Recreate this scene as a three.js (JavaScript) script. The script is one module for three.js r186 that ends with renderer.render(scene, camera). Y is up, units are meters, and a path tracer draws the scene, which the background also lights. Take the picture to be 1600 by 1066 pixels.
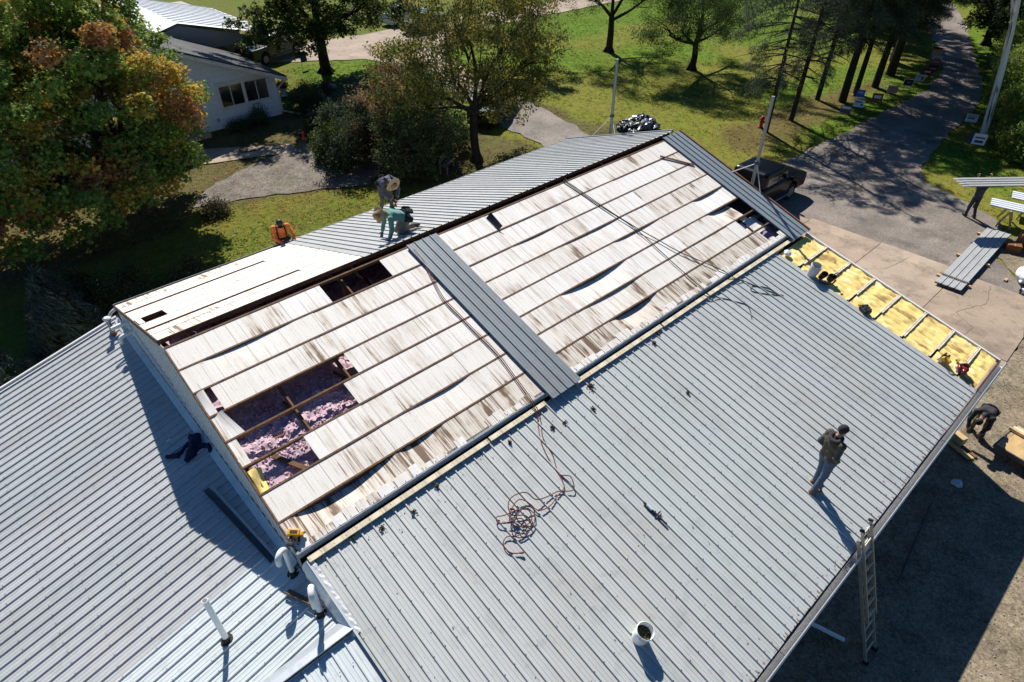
import * as THREE from 'three';
import { mergeGeometries, mergeVertices } from 'three/addons/utils/BufferGeometryUtils.js';
import { RoundedBoxGeometry } from 'three/addons/geometries/RoundedBoxGeometry.js';
import { Sky } from 'three/addons/objects/Sky.js';

// ---------------------------------------------------------------- camera, sky, sun, exposure
const scene = new THREE.Scene();
const camera = new THREE.PerspectiveCamera(56.15, 1600 / 1066, 0.1, 900);
const YAW = 0.7379, PITCH = 0.6667, ROLL = -0.0054;
camera.position.set(-1.5, 9.231, 6.925);
camera.lookAt(-1.5 + Math.sin(YAW) * Math.cos(PITCH), 9.231 - Math.sin(PITCH), 6.925 - Math.cos(YAW) * Math.cos(PITCH));
camera.rotateZ(ROLL);
scene.add(camera);
const SUN = new THREE.Vector3(0.321, 0.707, -0.63).normalize();
const sky = new Sky(); sky.name = 'sky'; sky.userData = { kind: 'structure' };
sky.scale.setScalar(800);
sky.material.uniforms.sunPosition.value.copy(SUN);
sky.material.uniforms.turbidity.value = 1.8;
sky.material.uniforms.rayleigh.value = 1.0;
sky.material.uniforms.mieCoefficient.value = 0.003;
sky.material.uniforms.mieDirectionalG.value = 0.8;
if (sky.material.uniforms.cloudCoverage) sky.material.uniforms.cloudCoverage.value = 0;
scene.add(sky);
scene.environmentIntensity = 0.1;
const sun = new THREE.DirectionalLight(0xfffaf3, 5.0);
sun.position.copy(SUN).multiplyScalar(120).add(new THREE.Vector3(20, 0, -10));
sun.target.position.set(20, 0, -10);
sun.castShadow = true; sun.shadow.mapSize.set(4096, 4096);
Object.assign(sun.shadow.camera, { left: -75, right: 75, top: 75, bottom: -75, near: 1, far: 300 });
scene.add(sun, sun.target);
const renderer = new THREE.WebGLRenderer({ antialias: true });
renderer.toneMapping = THREE.LinearToneMapping;
renderer.toneMappingExposure = 1.55;
renderer.shadowMap.enabled = true;

// ---------------------------------------------------------------- helpers
const V = (x, y, z) => new THREE.Vector3(x, y, z);
function RNG(s) { return () => { s |= 0; s = s + 0x6D2B79F5 | 0; let t = Math.imul(s ^ s >>> 15, 1 | s); t = t + Math.imul(t ^ t >>> 7, 61 | t) ^ t; return ((t ^ t >>> 14) >>> 0) / 4294967296; }; }
const rnd = RNG(11);
const rr = (a, b, r = rnd) => a + (b - a) * r();
const lerp = (a, b, t) => a + (b - a) * t, clamp = (x, a = 0, b = 1) => Math.min(b, Math.max(a, x));
const sstep = (a, b, x) => { const t = clamp((x - a) / (b - a)); return t * t * (3 - 2 * t); };
const names = {};
function numbered(n) { const k = names[n] = (names[n] ?? -1) + 1; return k ? n + '_' + String(k).padStart(3, '0') : n; }
function thing(name, label, category, p = [0, 0, 0], turn = 0, group) {
  const o = new THREE.Group(); o.name = numbered(name); scene.add(o); o.position.set(...p); o.rotation.y = turn;
  o.userData = { label, category }; if (group) o.userData.group = group; return o;
}
function part(parent, name, geo, mat, label, kind) {
  const m = new THREE.Mesh(geo, mat); m.name = name; m.castShadow = m.receiveShadow = true;
  if (label) m.userData.label = label; if (kind) m.userData.kind = kind; parent.add(m); return m;
}
function solo(name, label, category, geo, mat, group) {
  const m = part(scene, numbered(name), geo, mat); m.userData = { label, category }; if (group) m.userData.group = group; return m;
}
function struct(name, geo, mat) { const m = part(scene, numbered(name), geo, mat); m.userData.kind = 'structure'; return m; }
function copyOf(o, label, group) { const c = o.clone(); c.name = numbered(o.name.replace(/_\d{3}$/, '')); c.userData = { ...o.userData, label }; if (group) c.userData.group = group; scene.add(c); return c; }
function basis(o, at, X, Y, Z) {
  const m = new THREE.Matrix4().makeBasis(X, Y, Z); o.quaternion.setFromRotationMatrix(m); o.position.copy(at); return o;
}
function merge(list) {
  return mergeGeometries(list.map(g => { const n = g.index ? g.toNonIndexed() : g; for (const k of Object.keys(n.attributes)) if (!['position', 'normal', 'uv', 'color'].includes(k)) n.deleteAttribute(k); return n; }));
}
// uv in metres from the local shape, by the dominant direction of each face
function mUV(g, s = 1) {
  if (g.index) g = g.toNonIndexed();
  const p = g.attributes.position, n = p.count, uv = new Float32Array(n * 2), a = V(), b = V(), c = V();
  for (let i = 0; i < n; i += 3) {
    a.fromBufferAttribute(p, i); b.fromBufferAttribute(p, i + 1); c.fromBufferAttribute(p, i + 2);
    const q = b.clone().sub(a).cross(c.clone().sub(a)), ax = Math.abs(q.x), ay = Math.abs(q.y), az = Math.abs(q.z);
    [a, b, c].forEach((v, k) => { const [u, w] = ay >= ax && ay >= az ? [v.x, v.z] : ax >= az ? [v.z, v.y] : [v.x, v.y]; uv[(i + k) * 2] = u * s; uv[(i + k) * 2 + 1] = w * s; });
  }
  g.setAttribute('uv', new THREE.BufferAttribute(uv, 2)); return g;
}
function box(cx, cy, cz, sx, sy, sz, bevel = 0) {
  const g = bevel ? new RoundedBoxGeometry(sx, sy, sz, 2, bevel) : new THREE.BoxGeometry(sx, sy, sz);
  const u = mUV(g); u.translate(cx, cy, cz); return u;
}
function orient(g, at, dir, up = V(0, 1, 0)) {   // local +y along dir
  const y = dir.clone().normalize(); let z = up.clone(); if (Math.abs(z.dot(y)) > 0.98) z = V(1, 0, 0);
  const x = y.clone().cross(z).normalize(); z = x.clone().cross(y);
  g.applyMatrix4(new THREE.Matrix4().makeBasis(x, y, z).setPosition(at)); return g;
}
function rod(a, b, r0, r1 = r0, seg = 8) {
  const d = b.clone().sub(a), L = d.length(); const g = new THREE.CylinderGeometry(r1, r0, L, seg, 1); g.translate(0, L / 2, 0); return orient(g, a, d);
}
function beam(a, b, w, h, up = V(0, 1, 0)) {     // a board between two points: w across, h along up
  const d = b.clone().sub(a), L = d.length(); const g = mUV(new THREE.BoxGeometry(w, L, h)); g.translate(0, L / 2, 0); return orient(g, a, d, up);
}
function tube(pts, r, seg = 6, n = 0, closed = false) { return new THREE.TubeGeometry(new THREE.CatmullRomCurve3(pts, closed, 'centripetal'), n || pts.length * 6, r, seg, closed); }
function sheet(f, nu, nv, uvs = 1) {            // parametric sheet f(u,v) -> [x,y,z,(uvx,uvy)]
  const P = [], U = [], I = [];
  for (let j = 0; j <= nv; j++) for (let i = 0; i <= nu; i++) { const q = f(i / nu, j / nv); P.push(q[0], q[1], q[2]); U.push((q[3] ?? q[0]) * uvs, (q[4] ?? q[2]) * uvs); }
  for (let j = 0; j < nv; j++) for (let i = 0; i < nu; i++) { const a = j * (nu + 1) + i, b = a + 1, c = a + nu + 1, d = c + 1; I.push(a, c, b, b, c, d); }
  const g = new THREE.BufferGeometry(); g.setAttribute('position', new THREE.Float32BufferAttribute(P, 3)); g.setAttribute('uv', new THREE.Float32BufferAttribute(U, 2)); g.setIndex(I); g.computeVertexNormals(); return g;
}
function slab(f, nu, nv, t) {                    // a sheet with thickness t along its normals
  const top = sheet(f, nu, nv), n = top.attributes.normal, p = top.attributes.position;
  const bot = top.clone(), bp = bot.attributes.position; for (let i = 0; i < p.count; i++) bp.setXYZ(i, p.getX(i) - n.getX(i) * t, p.getY(i) - n.getY(i) * t, p.getZ(i) - n.getZ(i) * t);
  const id = [...bot.index.array]; for (let i = 0; i < id.length; i += 3) [id[i], id[i + 1]] = [id[i + 1], id[i]]; bot.setIndex(id); bot.computeVertexNormals();
  const side = [], su = [], edge = []; for (let i = 0; i <= nu; i++) edge.push(i); for (let j = 1; j <= nv; j++) edge.push(j * (nu + 1) + nu); for (let i = nu - 1; i >= 0; i--) edge.push(nv * (nu + 1) + i); for (let j = nv - 1; j >= 0; j--) edge.push(j * (nu + 1));
  const g3 = (A, i) => [A.getX(i), A.getY(i), A.getZ(i)], uvA = top.attributes.uv;
  for (let k = 0; k < edge.length - 1; k++) { const a = edge[k], b = edge[k + 1]; for (const [A, i] of [[p, a], [p, b], [bp, a], [bp, a], [p, b], [bp, b]]) { side.push(...g3(A, i)); su.push(uvA.getX(i), uvA.getY(i)); } }
  const sg = new THREE.BufferGeometry(); sg.setAttribute('position', new THREE.Float32BufferAttribute(side, 3)); sg.setAttribute('uv', new THREE.Float32BufferAttribute(su, 2)); sg.computeVertexNormals();
  return merge([top, bot, sg]);
}
function poly(pts, y, jitter = 0, step = 0, rs = 3) {      // flat ground sheet with a slightly ragged outline, uv in metres
  const r = RNG(rs), out = [];
  for (let i = 0; i < pts.length; i++) { const a = pts[i], b = pts[(i + 1) % pts.length], L = Math.hypot(b[0] - a[0], b[1] - a[1]), n = step ? Math.max(1, Math.round(L / step)) : 1;
    for (let k = 0; k < n; k++) { const t = k / n; out.push(new THREE.Vector2(lerp(a[0], b[0], t) + (r() - .5) * jitter, -(lerp(a[1], b[1], t) + (r() - .5) * jitter))); } }
  const g = new THREE.ShapeGeometry(new THREE.Shape(out)); g.rotateX(-Math.PI / 2); g.translate(0, y, 0);
  const p = g.attributes.position, u = g.attributes.uv; for (let i = 0; i < p.count; i++) u.setXY(i, p.getX(i), p.getZ(i)); return g;
}
function displace(g, f) { const p = g.attributes.position, v = V(); for (let i = 0; i < p.count; i++) { v.fromBufferAttribute(p, i); f(v, i); p.setXYZ(i, v.x, v.y, v.z); } g.computeVertexNormals(); return g; }
// ---- noise
const HASH = (() => { const r = RNG(5), a = new Float32Array(65536); for (let i = 0; i < 65536; i++) a[i] = r(); return a; })();
const hsh = (i, j, s) => HASH[((i * 73 + j * 1987 + s * 7919 + (i ^ j) * 31) & 65535)];
function vn(x, y, P, Q, s) {                      // periodic value noise, periods P, Q
  const i = Math.floor(x), j = Math.floor(y); let u = x - i, v = y - j; u = u * u * (3 - 2 * u); v = v * v * (3 - 2 * v);
  const w = (a, n) => ((a % n) + n) % n, a = w(i, P), b = w(i + 1, P), c = w(j, Q), d = w(j + 1, Q);
  return lerp(lerp(hsh(a, c, s), hsh(b, c, s), u), lerp(hsh(a, d, s), hsh(b, d, s), u), v);
}
function fb(u, v, P, Q, o, s = 0) { let t = 0, a = .5, m = 0; for (let k = 0; k < o; k++) { t += a * vn(u * P, v * Q, P, Q, s + k); m += a; a *= .55; P *= 2; Q *= 2; } return t / m; }
const nz = (x, y, s = 0) => { let t = 0, a = .5, m = 0, f = 1; for (let k = 0; k < 4; k++) { t += a * vn(x * f + 500, y * f + 500, 4096, 4096, s + k); m += a; a *= .5; f *= 2.03; } return t / m; };
function texture(n, m, fn, srgb = true) {         // n pixels, m metres
  const d = new Uint8Array(n * n * 4);
  for (let j = 0; j < n; j++) for (let i = 0; i < n; i++) { const c = fn((i + .5) / n, (j + .5) / n), k = (j * n + i) * 4; if (typeof c === 'number') d[k] = d[k + 1] = d[k + 2] = clamp(c) * 255; else for (let q = 0; q < 3; q++) d[k + q] = clamp(c[q]) * 255; d[k + 3] = 255; }
  const t = new THREE.DataTexture(d, n, n); t.wrapS = t.wrapT = THREE.RepeatWrapping; t.magFilter = THREE.LinearFilter; t.minFilter = THREE.LinearMipmapLinearFilter; t.generateMipmaps = true; t.repeat.set(1 / m, 1 / m);
  if (srgb) t.colorSpace = THREE.SRGBColorSpace; t.needsUpdate = true; return t;
}
const mix3 = (a, b, t) => [lerp(a[0], b[0], t), lerp(a[1], b[1], t), lerp(a[2], b[2], t)];
const mul3 = (a, k) => [a[0] * k, a[1] * k, a[2] * k];
const matte = (o, s = .12) => new THREE.MeshPhysicalMaterial({ roughness: .95, side: THREE.DoubleSide, specularIntensity: s, ...o });
const mat = (o) => new THREE.MeshStandardMaterial({ roughness: .8, side: THREE.DoubleSide, ...o });

// ---------------------------------------------------------------- materials
const TX = {};
TX.paint = texture(1024, 5.2, (u, v) => { const k = .955 + .05 * fb(u, v, 4, 3, 5, 1); const d = sstep(.52, .8, fb(u, v, 48, 3, 3, 9)) * .04 * sstep(.35, .6, fb(u, v, 3, 3, 3, 19)) + sstep(.64, .76, fb(u, v, 11, 9, 4, 21)) * .035 + sstep(.7, .78, fb(u, v, 40, 40, 2, 41)) * .04; return mul3(mix3([1, 1, 1], [.96, .93, .88], sstep(.5, .75, fb(u, v, 6, 4, 4, 55)) * .35), k - d); });
TX.paintR = texture(256, 1.3, (u, v) => .42 + .22 * fb(u, v, 8, 8, 4, 4), false);
let shifts = 0;
const metal = (hex, rough = 1, o = {}) => mat({ color: hex, map: (() => { const t = TX.paint.clone(); t.offset.set(shifts * .37 % 1, shifts++ * .61 % 1); return t; })(), roughnessMap: TX.paintR, roughness: rough, metalness: .05, ...o });
const M = {
  roofGrey: [0xb2b5b1, 0xafb2ae, 0xb4b6b2, 0xb0b4b0, 0xb3b5b1].map(c => metal(c)),
  wingGrey: [0xadb0af, 0xb0b2b1, 0xaaadac, 0xafb1b0].map(c => metal(c)),
  wingNew: [metal(0xc6cdcc), metal(0xc2cac9)],
  panelNew: [metal(0x7f898d), metal(0x82898c)],
  farGrey: [0xa4a5a1, 0xa1a29f, 0xa7a8a4].map(c => metal(c)),
  whiteRoof: metal(0xd9dde0),
  whiteTrim: metal(0xdad8d2, .9, { metalness: 0 }), greyTrim: metal(0x9aa0a5, .8), siding: metal(0xc2c6c8, 1, { metalness: .05 }),
  darkMetal: metal(0x3c4146, .8), galv: mat({ color: 0xb7bcbf, metalness: .7, roughness: .38, map: TX.paint }),
  gutterIn: mat({ color: 0x1d2a26, roughness: .6 }), alu: mat({ color: 0xb9b4a6, metalness: .6, roughness: .45, map: TX.paint }),
  black: mat({ color: 0x17181a, roughness: .6 }), rubber: mat({ color: 0x141414, roughness: .9 }),
  pvc: mat({ color: 0xe2e2de, roughness: .4 }), boot: mat({ color: 0x33312e, roughness: .9 }),
  chrome: mat({ color: 0xc8cacc, metalness: 1, roughness: .2 }),
  steel: mat({ color: 0x8f9294, metalness: .6, roughness: .45, map: TX.paint }),
};
TX.wood = texture(256, 1.2, (u, v) => { const g = fb(u, v, 2, 40, 4, 3), k = .8 + .2 * fb(u, v, 4, 6, 3, 7) - .18 * sstep(.55, .8, g); return [k, k * .97, k * .92]; });
TX.woodX = texture(256, 1.2, (u, v) => { const g = fb(u, v, 40, 2, 4, 3), k = .8 + .2 * fb(u, v, 6, 4, 3, 7) - .18 * sstep(.55, .8, g); return [k, k * .97, k * .92]; });
const wood = (hex) => mat({ color: hex, map: TX.wood, roughness: .85 });
M.lumber = wood(0xd8bd8c); M.lumberPale = wood(0xfff6e2); M.oldWood = wood(0x7d5d40); M.darkWood = wood(0x5a3a26); M.ledger = wood(0xeae2cc); M.greyWood = wood(0x80796c);
// white boards with brown run-off streaks that follow the fall of the roof (v runs down the slope)
function streaks(amount, s, pale) {
  return texture(1024, 4.88, (u, v) => {
    const hair = fb(u, v, 260, 4, 3, s), fine = lerp(fb(u, v, 110, 3, 3, s + 10), fb(u, v, 90, 12, 3, s + 110), .35), wide = lerp(fb(u, v, 34, 4, 4, s + 20), fb(u, v, 18, 10, 4, s + 120), .4), patch = fb(u, v, 7, 6, 5, s + 40), big = fb(u, v, 3, 3, 3, s + 50), speck = fb(u, v, 240, 240, 2, s + 60);
    const zone = sstep(.36, .68, patch * .7 + big * .4);
    let d = .05 * sstep(.4, .75, patch) + zone * (.32 * sstep(.5, .8, hair) + .42 * sstep(.5, .78, fine) + .5 * sstep(.5, .75, wide)) + .08 * sstep(.5, .7, hair);
    d = clamp(d * amount); const c = mix3(pale, mix3([.72, .64, .55], [.43, .34, .26], sstep(.35, .8, d)), clamp(d * 1.15));
    // brown hairlines where the ribs of the old sheet lay, one every nine inches, broken and uneven
    const q = u * 4.88 / .2286, rib = Math.abs(q - Math.round(q)) * .2286, line = (rib < .007 + .006 * fine ? .22 : 0) * sstep(.32, .62, fb(u, v, 21, 9, 3, s + 80));
    return mul3(mix3(c, [.55, .45, .35], line * 1.6), 1 - (speck > .76 ? .08 : 0));
  });
}
TX.b0 = streaks(.6, 3, [.955, .945, .925]); TX.b1 = streaks(.85, 33, [.945, .93, .905]); TX.b2 = streaks(1.35, 53, [.93, .91, .875]); TX.b3 = streaks(2.7, 73, [.88, .85, .80]); TX.b4 = streaks(.8, 213, [.95, .935, .905]); TX.b5 = streaks(1.55, 253, [.925, .905, .87]);
M.board = [0, 1, 2, 3, 4, 5].map(i => mat({ color: 0xf0efec, map: TX['b' + i], roughness: .7 }));
M.pink = mat({ color: 0xffffff, map: texture(256, 1.6, (u, v) => { const k = .7 + .3 * fb(u, v, 14, 14, 5, 2); const d = sstep(.66, .8, fb(u, v, 7, 7, 3, 77)) * .35; return mix3([.84 * k, .72 * k, .76 * k], [.55, .45, .47], d); }), bumpMap: TX.paintR, bumpScale: .08, roughness: 1 });
M.yellow = [0, 1, 2].map(s => mat({ color: 0xffffff, map: texture(256, 1.7, (u, v) => { const k = .86 + .14 * fb(u, v, 9, 9, 5, 2 + s * 9), w = sstep(.62, .72, fb(u, v, 6, 6, 4, 31 + s)), d = sstep(.64, .78, fb(u, v, 5, 4, 4, 61 + s * 5)); return mix3(mix3([.95 * k, .84 * k, .50 * k], [.94, .88, .62], w), [.58, .45, .27], d * .8); }), bumpMap: TX.paintR, bumpScale: .012, roughness: .95 }));
M.pinkTuft = matte({ color: 0xc9b2b9 });
// ---------------------------------------------------------------- the ground
const G = -4.45;
TX.grass = texture(1024, 7, (u, v) => { const a = fb(u, v, 150, 150, 3, 1), b = fb(u, v, 24, 24, 4, 5), k = .7 + .3 * a + .2 * (b - .5); const dry = sstep(.55, .75, fb(u, v, 40, 40, 3, 15)) * .5; return mul3(mix3([.92, 1, .8], [1.05, .95, .75], dry), k); });
TX.gravel = texture(1024, 3, (u, v) => { const a = fb(u, v, 110, 110, 2, 2), b = fb(u, v, 50, 50, 2, 8), c = fb(u, v, 6, 6, 4, 12); const k = .58 + .3 * a + .25 * (b - .5) + .3 * (c - .5); return [k, k * (.96 + .04 * b), k * (.88 + .1 * a)]; });
TX.gravelB = texture(512, 1.5, (u, v) => .6 * fb(u, v, 56, 56, 2, 2) + .4 * fb(u, v, 20, 20, 2, 9), false);
TX.asph = texture(1024, 9, (u, v) => { const a = fb(u, v, 220, 220, 2, 2), c = fb(u, v, 7, 7, 5, 12), s = sstep(.6, .75, fb(u, v, 11, 11, 4, 30)); const k = .6 + .3 * a + .35 * (c - .5) - .1 * s; return [k, k * .98, k * .95]; });
TX.conc = texture(1024, 6, (u, v) => { const a = fb(u, v, 160, 160, 2, 2), c = fb(u, v, 5, 5, 5, 12), s = sstep(.54, .74, fb(u, v, 8, 8, 5, 30)) + .8 * sstep(.66, .76, fb(u, v, 22, 22, 3, 50)); const k = .78 + .12 * a + .22 * (c - .5) - .09 * s; return [k, k * .97, k * .93]; });
M.grass = matte({ color: 0xffffff, vertexColors: true, map: TX.grass, bumpMap: TX.gravelB, bumpScale: .02, roughness: .95 });
M.gravel = matte({ color: 0xa89c8a, map: TX.gravel, bumpMap: TX.gravelB, bumpScale: .01, roughness: .95 });
M.gravelGrey = matte({ color: 0x9b9590, map: TX.gravel, bumpMap: TX.gravelB, bumpScale: .02, roughness: .95 });
M.asph = mat({ color: 0x9a9188, map: TX.asph, bumpMap: TX.gravelB, bumpScale: .004, roughness: .9 });
M.conc = [0xb5a594, 0xb0a08f, 0xb9aa99].map(c => mat({ color: c, map: TX.conc, roughness: .9 }));
M.crack = mat({ color: 0x51473c, roughness: 1 });
const inPoly = (pts, x, z) => { let c = false; for (let i = 0, j = pts.length - 1; i < pts.length; j = i++) if (pts[i][1] > z !== pts[j][1] > z && x < (pts[j][0] - pts[i][0]) * (z - pts[i][1]) / (pts[j][1] - pts[i][1]) + pts[i][0]) c = !c; return c; };
const segD = (x, z, a, b) => { const dx = b[0] - a[0], dz = b[1] - a[1], t = clamp(((x - a[0]) * dx + (z - a[1]) * dz) / (dx * dx + dz * dz)); return Math.hypot(x - a[0] - dx * t, z - a[1] - dz * t); };
const lawnTone = (x, z) => {                       // what grows or lies there: linear base colours
  const n1 = nz(x * .16, z * .16, 3), n2 = nz(x * .7, z * .7, 9), n3 = nz(x * .05, z * .05, 17);
  const green = mix3([.145, .205, .034], [.175, .245, .036], n2), dry = mix3([.29, .225, .075], [.21, .215, .04], n2);
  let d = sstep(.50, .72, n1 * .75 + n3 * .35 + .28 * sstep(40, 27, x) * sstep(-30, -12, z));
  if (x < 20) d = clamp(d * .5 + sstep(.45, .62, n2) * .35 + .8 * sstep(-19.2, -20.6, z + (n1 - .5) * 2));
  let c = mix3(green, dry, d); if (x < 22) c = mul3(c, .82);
  const pine = Math.min(segD(x, z, [33, -10.6], [44, -10.4]), segD(x, z, [44, -10.4], [49, -10.2]) + .7), soil = mix3([.16, .105, .06], [.21, .15, .085], n2);
  c = mix3(c, soil, sstep(2.1, 1.0, pine + (n2 - .5) * 1.6) * .9);                                   // needle litter under the pine row
  const beds = [[[4, -33.3], [16.5, -33.3], [19.5, -37], [24, -37.5], [24, -33], [21, -26], [23.2, -22], [23.6, -15.4], [17, -15.4], [13.5, -19.9], [11, -21.2], [8.5, -22.3], [5.6, -23], [4, -26]], [[-14, -32], [7, -32], [7, -25], [4.6, -21.5], [-14, -21]], [[26.4, -15], [30, -15.6], [28.6, -19], [28.6, -25], [27.4, -25]]];
  for (const b of beds) if (inPoly(b, x + (n2 - .5) * 1.6, z + (n1 - .5) * 1.6)) c = mix3(c, mix3([.095, .07, .05], [.20, .15, .10], n2), .85);   // mulch and bare soil
  if (z < -45.5) c = mix3(c, mix3([.22, .17, .08], [.15, .14, .04], n2), .7);
  return c;
};
{
  const xs = [], zs = []; for (let x = -260; x <= 330; x += (x >= -16 && x < 90) ? .5 : 10) xs.push(x); for (let z = -300; z <= 180; z += (z >= -60 && z < 14) ? .5 : 10) zs.push(z);
  const P = [], U = [], C = [], I = [];
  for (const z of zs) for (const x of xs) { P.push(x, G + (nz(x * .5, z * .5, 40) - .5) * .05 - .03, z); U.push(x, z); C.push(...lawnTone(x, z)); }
  for (let j = 0; j < zs.length - 1; j++) for (let i = 0; i < xs.length - 1; i++) { const a = j * xs.length + i; I.push(a, a + xs.length, a + 1, a + 1, a + xs.length, a + xs.length + 1); }
  const g = new THREE.BufferGeometry(); g.setAttribute('position', new THREE.Float32BufferAttribute(P, 3)); g.setAttribute('uv', new THREE.Float32BufferAttribute(U, 2)); g.setAttribute('color', new THREE.Float32BufferAttribute(C, 3)); g.setIndex(I); g.computeVertexNormals();
  struct('ground', g, M.grass);
}
const ROAD = [[25.8, -7.8], [33, -7.4], [45, -7.2], [50.2, -7.2], [55.2, -8.1], [61.1, -10.4], [72, -16], [95, -27], [97, -24], [74, -12.8], [61.9, -8.2], [58.9, -7], [54.2, -5], [49.5, -3.8], [44.1, -3.2], [40.1, -2.8], [35.9, -2.2], [34, -1.2], [33.2, 1.1], [32, 2.8], [30.6, 3.1], [28.8, 3.3], [26.6, 5.2], [25.8, 5.3]];
const BACKDRIVE = [[14, -48], [22, -43.2], [26, -40.5], [27.2, -34], [25.5, -27], [24.2, -22], [23.6, -17], [26.5, -17.1], [27.6, -22], [29, -30], [31.5, -37], [35, -40.8], [44, -42], [57, -41.4], [72, -40.5], [72, -45], [57, -46], [44, -46.6], [30, -47.5], [20, -50]];
const GRAVELDRIVE = [[5.9, -23.6], [7.2, -25.2], [10.6, -26.9], [13.9, -27.5], [16, -25], [15.5, -21.8], [13.6, -20.2], [11, -21.6], [8.6, -22.8]];
const YARD = [[-15, 4], [16.9, 4], [17, 6.02], [23.4, 5.97], [26.6, 5.3], [28.8, 3.4], [30.6, 3.2], [32.2, 3.9], [36, 7], [44, 16], [44, 34], [-15, 34]];
const PATH = [[7.4, -31.5], [9, -30.7], [13.3, -27.9], [12.9, -26.7], [8.5, -28.4], [6.6, -29.6]];
struct('road', poly(ROAD, G + .016, .25, .6, 4), M.asph);
struct('back_driveway', poly(BACKDRIVE, G + .012, .3, .7, 5), M.conc[1]); struct('asphalt_drive', poly([[23.4, -17], [26.7, -17.1], [27.9, -22], [29.2, -29.6], [26.2, -29.8], [24, -22]], G + .017, .3, .6, 15), M.asph);
struct('gravel_drive', poly(GRAVELDRIVE, G + .014, .22, .5, 6), M.gravelGrey);
struct('gravel_yard', poly(YARD, G + .012, .25, .5, 7), M.gravel);
struct('path', poly(PATH, G + .02, .05, .6, 8), M.conc[2]);
{ // the concrete apron: slabs with open joints, and cracks
  const apron = thing('concrete_apron', '', ''); apron.userData = { kind: 'structure' };
  const zs = [-6.4, -3.3, -.2, 2.9, 6.0], r = RNG(9); let n = 0;
  for (let k = 0; k < 4; k++) for (const [a, b] of [[16.75, 21.4], [21.4, 26.1]]) {
    const z0 = zs[k] + .012, z1 = zs[k + 1] - .012, x0 = a + .012, x1 = (b > 22 ? [26.05, 26.3, 26.4, 26.2][k] : b) - .012, y = G + .03 + r() * .012;
    if (k === 3 && b > 22) { const g = new THREE.ExtrudeGeometry(new THREE.Shape([[x0, -z0], [x1, -z0], [x1, -5.25], [23.3, -5.95], [x0, -z1]].map(p => new THREE.Vector2(...p))), { depth: .12, bevelEnabled: false }); g.rotateX(-Math.PI / 2); g.translate(0, y - .12, 0); part(apron, 'slab', mUV(g), M.conc[n++ % 3]); }
    else part(apron, 'slab', box((x0 + x1) / 2, y - .06, (z0 + z1) / 2, x1 - x0, .12, z1 - z0), M.conc[n++ % 3]);
  }
  const crack = (pts, w) => { const r = RNG(pts.length * 77 + Math.floor(pts[0][0] * 10)), L = []; for (let i = 0; i < pts.length - 1; i++) for (let k = 0; k < 8; k++) { const t = k / 8; L.push([lerp(pts[i][0], pts[i + 1][0], t) + (r() - .5) * .07, lerp(pts[i][1], pts[i + 1][1], t) + (r() - .5) * .07]); } L.push(pts.at(-1));
    const P = []; for (let i = 0; i < L.length - 1; i++) { const [a, b] = [L[i], L[i + 1]], d = Math.hypot(b[0] - a[0], b[1] - a[1]) + 1e-6, nx = -(b[1] - a[1]) / d * w, nz_ = (b[0] - a[0]) / d * w, y = G + .046; for (const q of [[a, 1], [b, 1], [a, -1], [a, -1], [b, 1], [b, -1]]) P.push(q[0][0] + nx * q[1], y, q[0][1] + nz_ * q[1]); }
    const g = new THREE.BufferGeometry(); g.setAttribute('position', new THREE.Float32BufferAttribute(P, 3)); g.setAttribute('uv', new THREE.Float32BufferAttribute(new Float32Array(P.length / 3 * 2), 2)); g.computeVertexNormals(); part(apron, 'crack', g, M.crack); };
  crack([[21.4, .1], [22.2, 1.3], [22.0, 2.1], [22.6, 2.9]], .006); crack([[18.2, 5.9], [19.6, 4.9], [20.1, 4.2], [21.2, 4.4]], .006); crack([[21.2, 4.4], [22.6, 4.6], [23.2, 3.8], [24.6, 4.4], [26, 4.1]], .006); crack([[23.3, -.1], [24.3, .8], [25.9, 1.1]], .005); crack([[19, 2.8], [19.4, 1.4], [20.6, .8]], .008);
  part(apron, 'joint_sand', poly([[16.8, -6.3], [26, -6.3], [26.2, 5.2], [23.2, 5.9], [16.8, 5.95]], G + .018), M.crack);
}
// low grass blades on the lawns, loose stones on the gravel
function scatter(name, geo, m, n, place, tone) {
  const I = new THREE.InstancedMesh(geo, m, n), o = new THREE.Object3D(), r = RNG(n); let k = 0, guard = 0;
  while (k < n && guard++ < n * 30) { const q = place(r); if (!q) continue; o.position.set(q[0], q[1], q[2]); o.rotation.set((r() - .5) * (q[4] ?? .4), r() * 6.28, (r() - .5) * (q[4] ?? .4)); o.scale.setScalar(q[3]); o.updateMatrix(); I.setMatrixAt(k, o.matrix); I.setColorAt(k, tone(r, q)); k++; }
  I.count = k; I.name = name; I.castShadow = I.receiveShadow = true; return I;
}
const paved = (x, z) => inPoly(ROAD, x, z) || inPoly(BACKDRIVE, x, z) || inPoly(GRAVELDRIVE, x, z) || inPoly(PATH, x, z) || (z > 3.2 && x < 40) || (x > -8 && x < 26.5 && z > -10.4);
const bladeGeo = (() => { const L = [], r = RNG(3); for (let k = 0; k < 7; k++) { const a = r() * 6.28, d = r() * .1, h = .03 + r() * .04, g = new THREE.BufferGeometry(), x = Math.cos(a) * d, z = Math.sin(a) * d, t = r() * 6.28, c = Math.cos(t) * .012, s = Math.sin(t) * .012; g.setAttribute('position', new THREE.Float32BufferAttribute([x - c, 0, z - s, x + c, 0, z + s, x * 1.7 + (r() - .5) * .04, h, z * 1.7 + (r() - .5) * .04], 3)); g.setAttribute('uv', new THREE.Float32BufferAttribute(new Float32Array(6), 2)); g.setAttribute('normal', new THREE.Float32BufferAttribute([0, 1, 0, 0, 1, 0, 0, 1, 0], 3)); L.push(g); } return merge(L); })();
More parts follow.
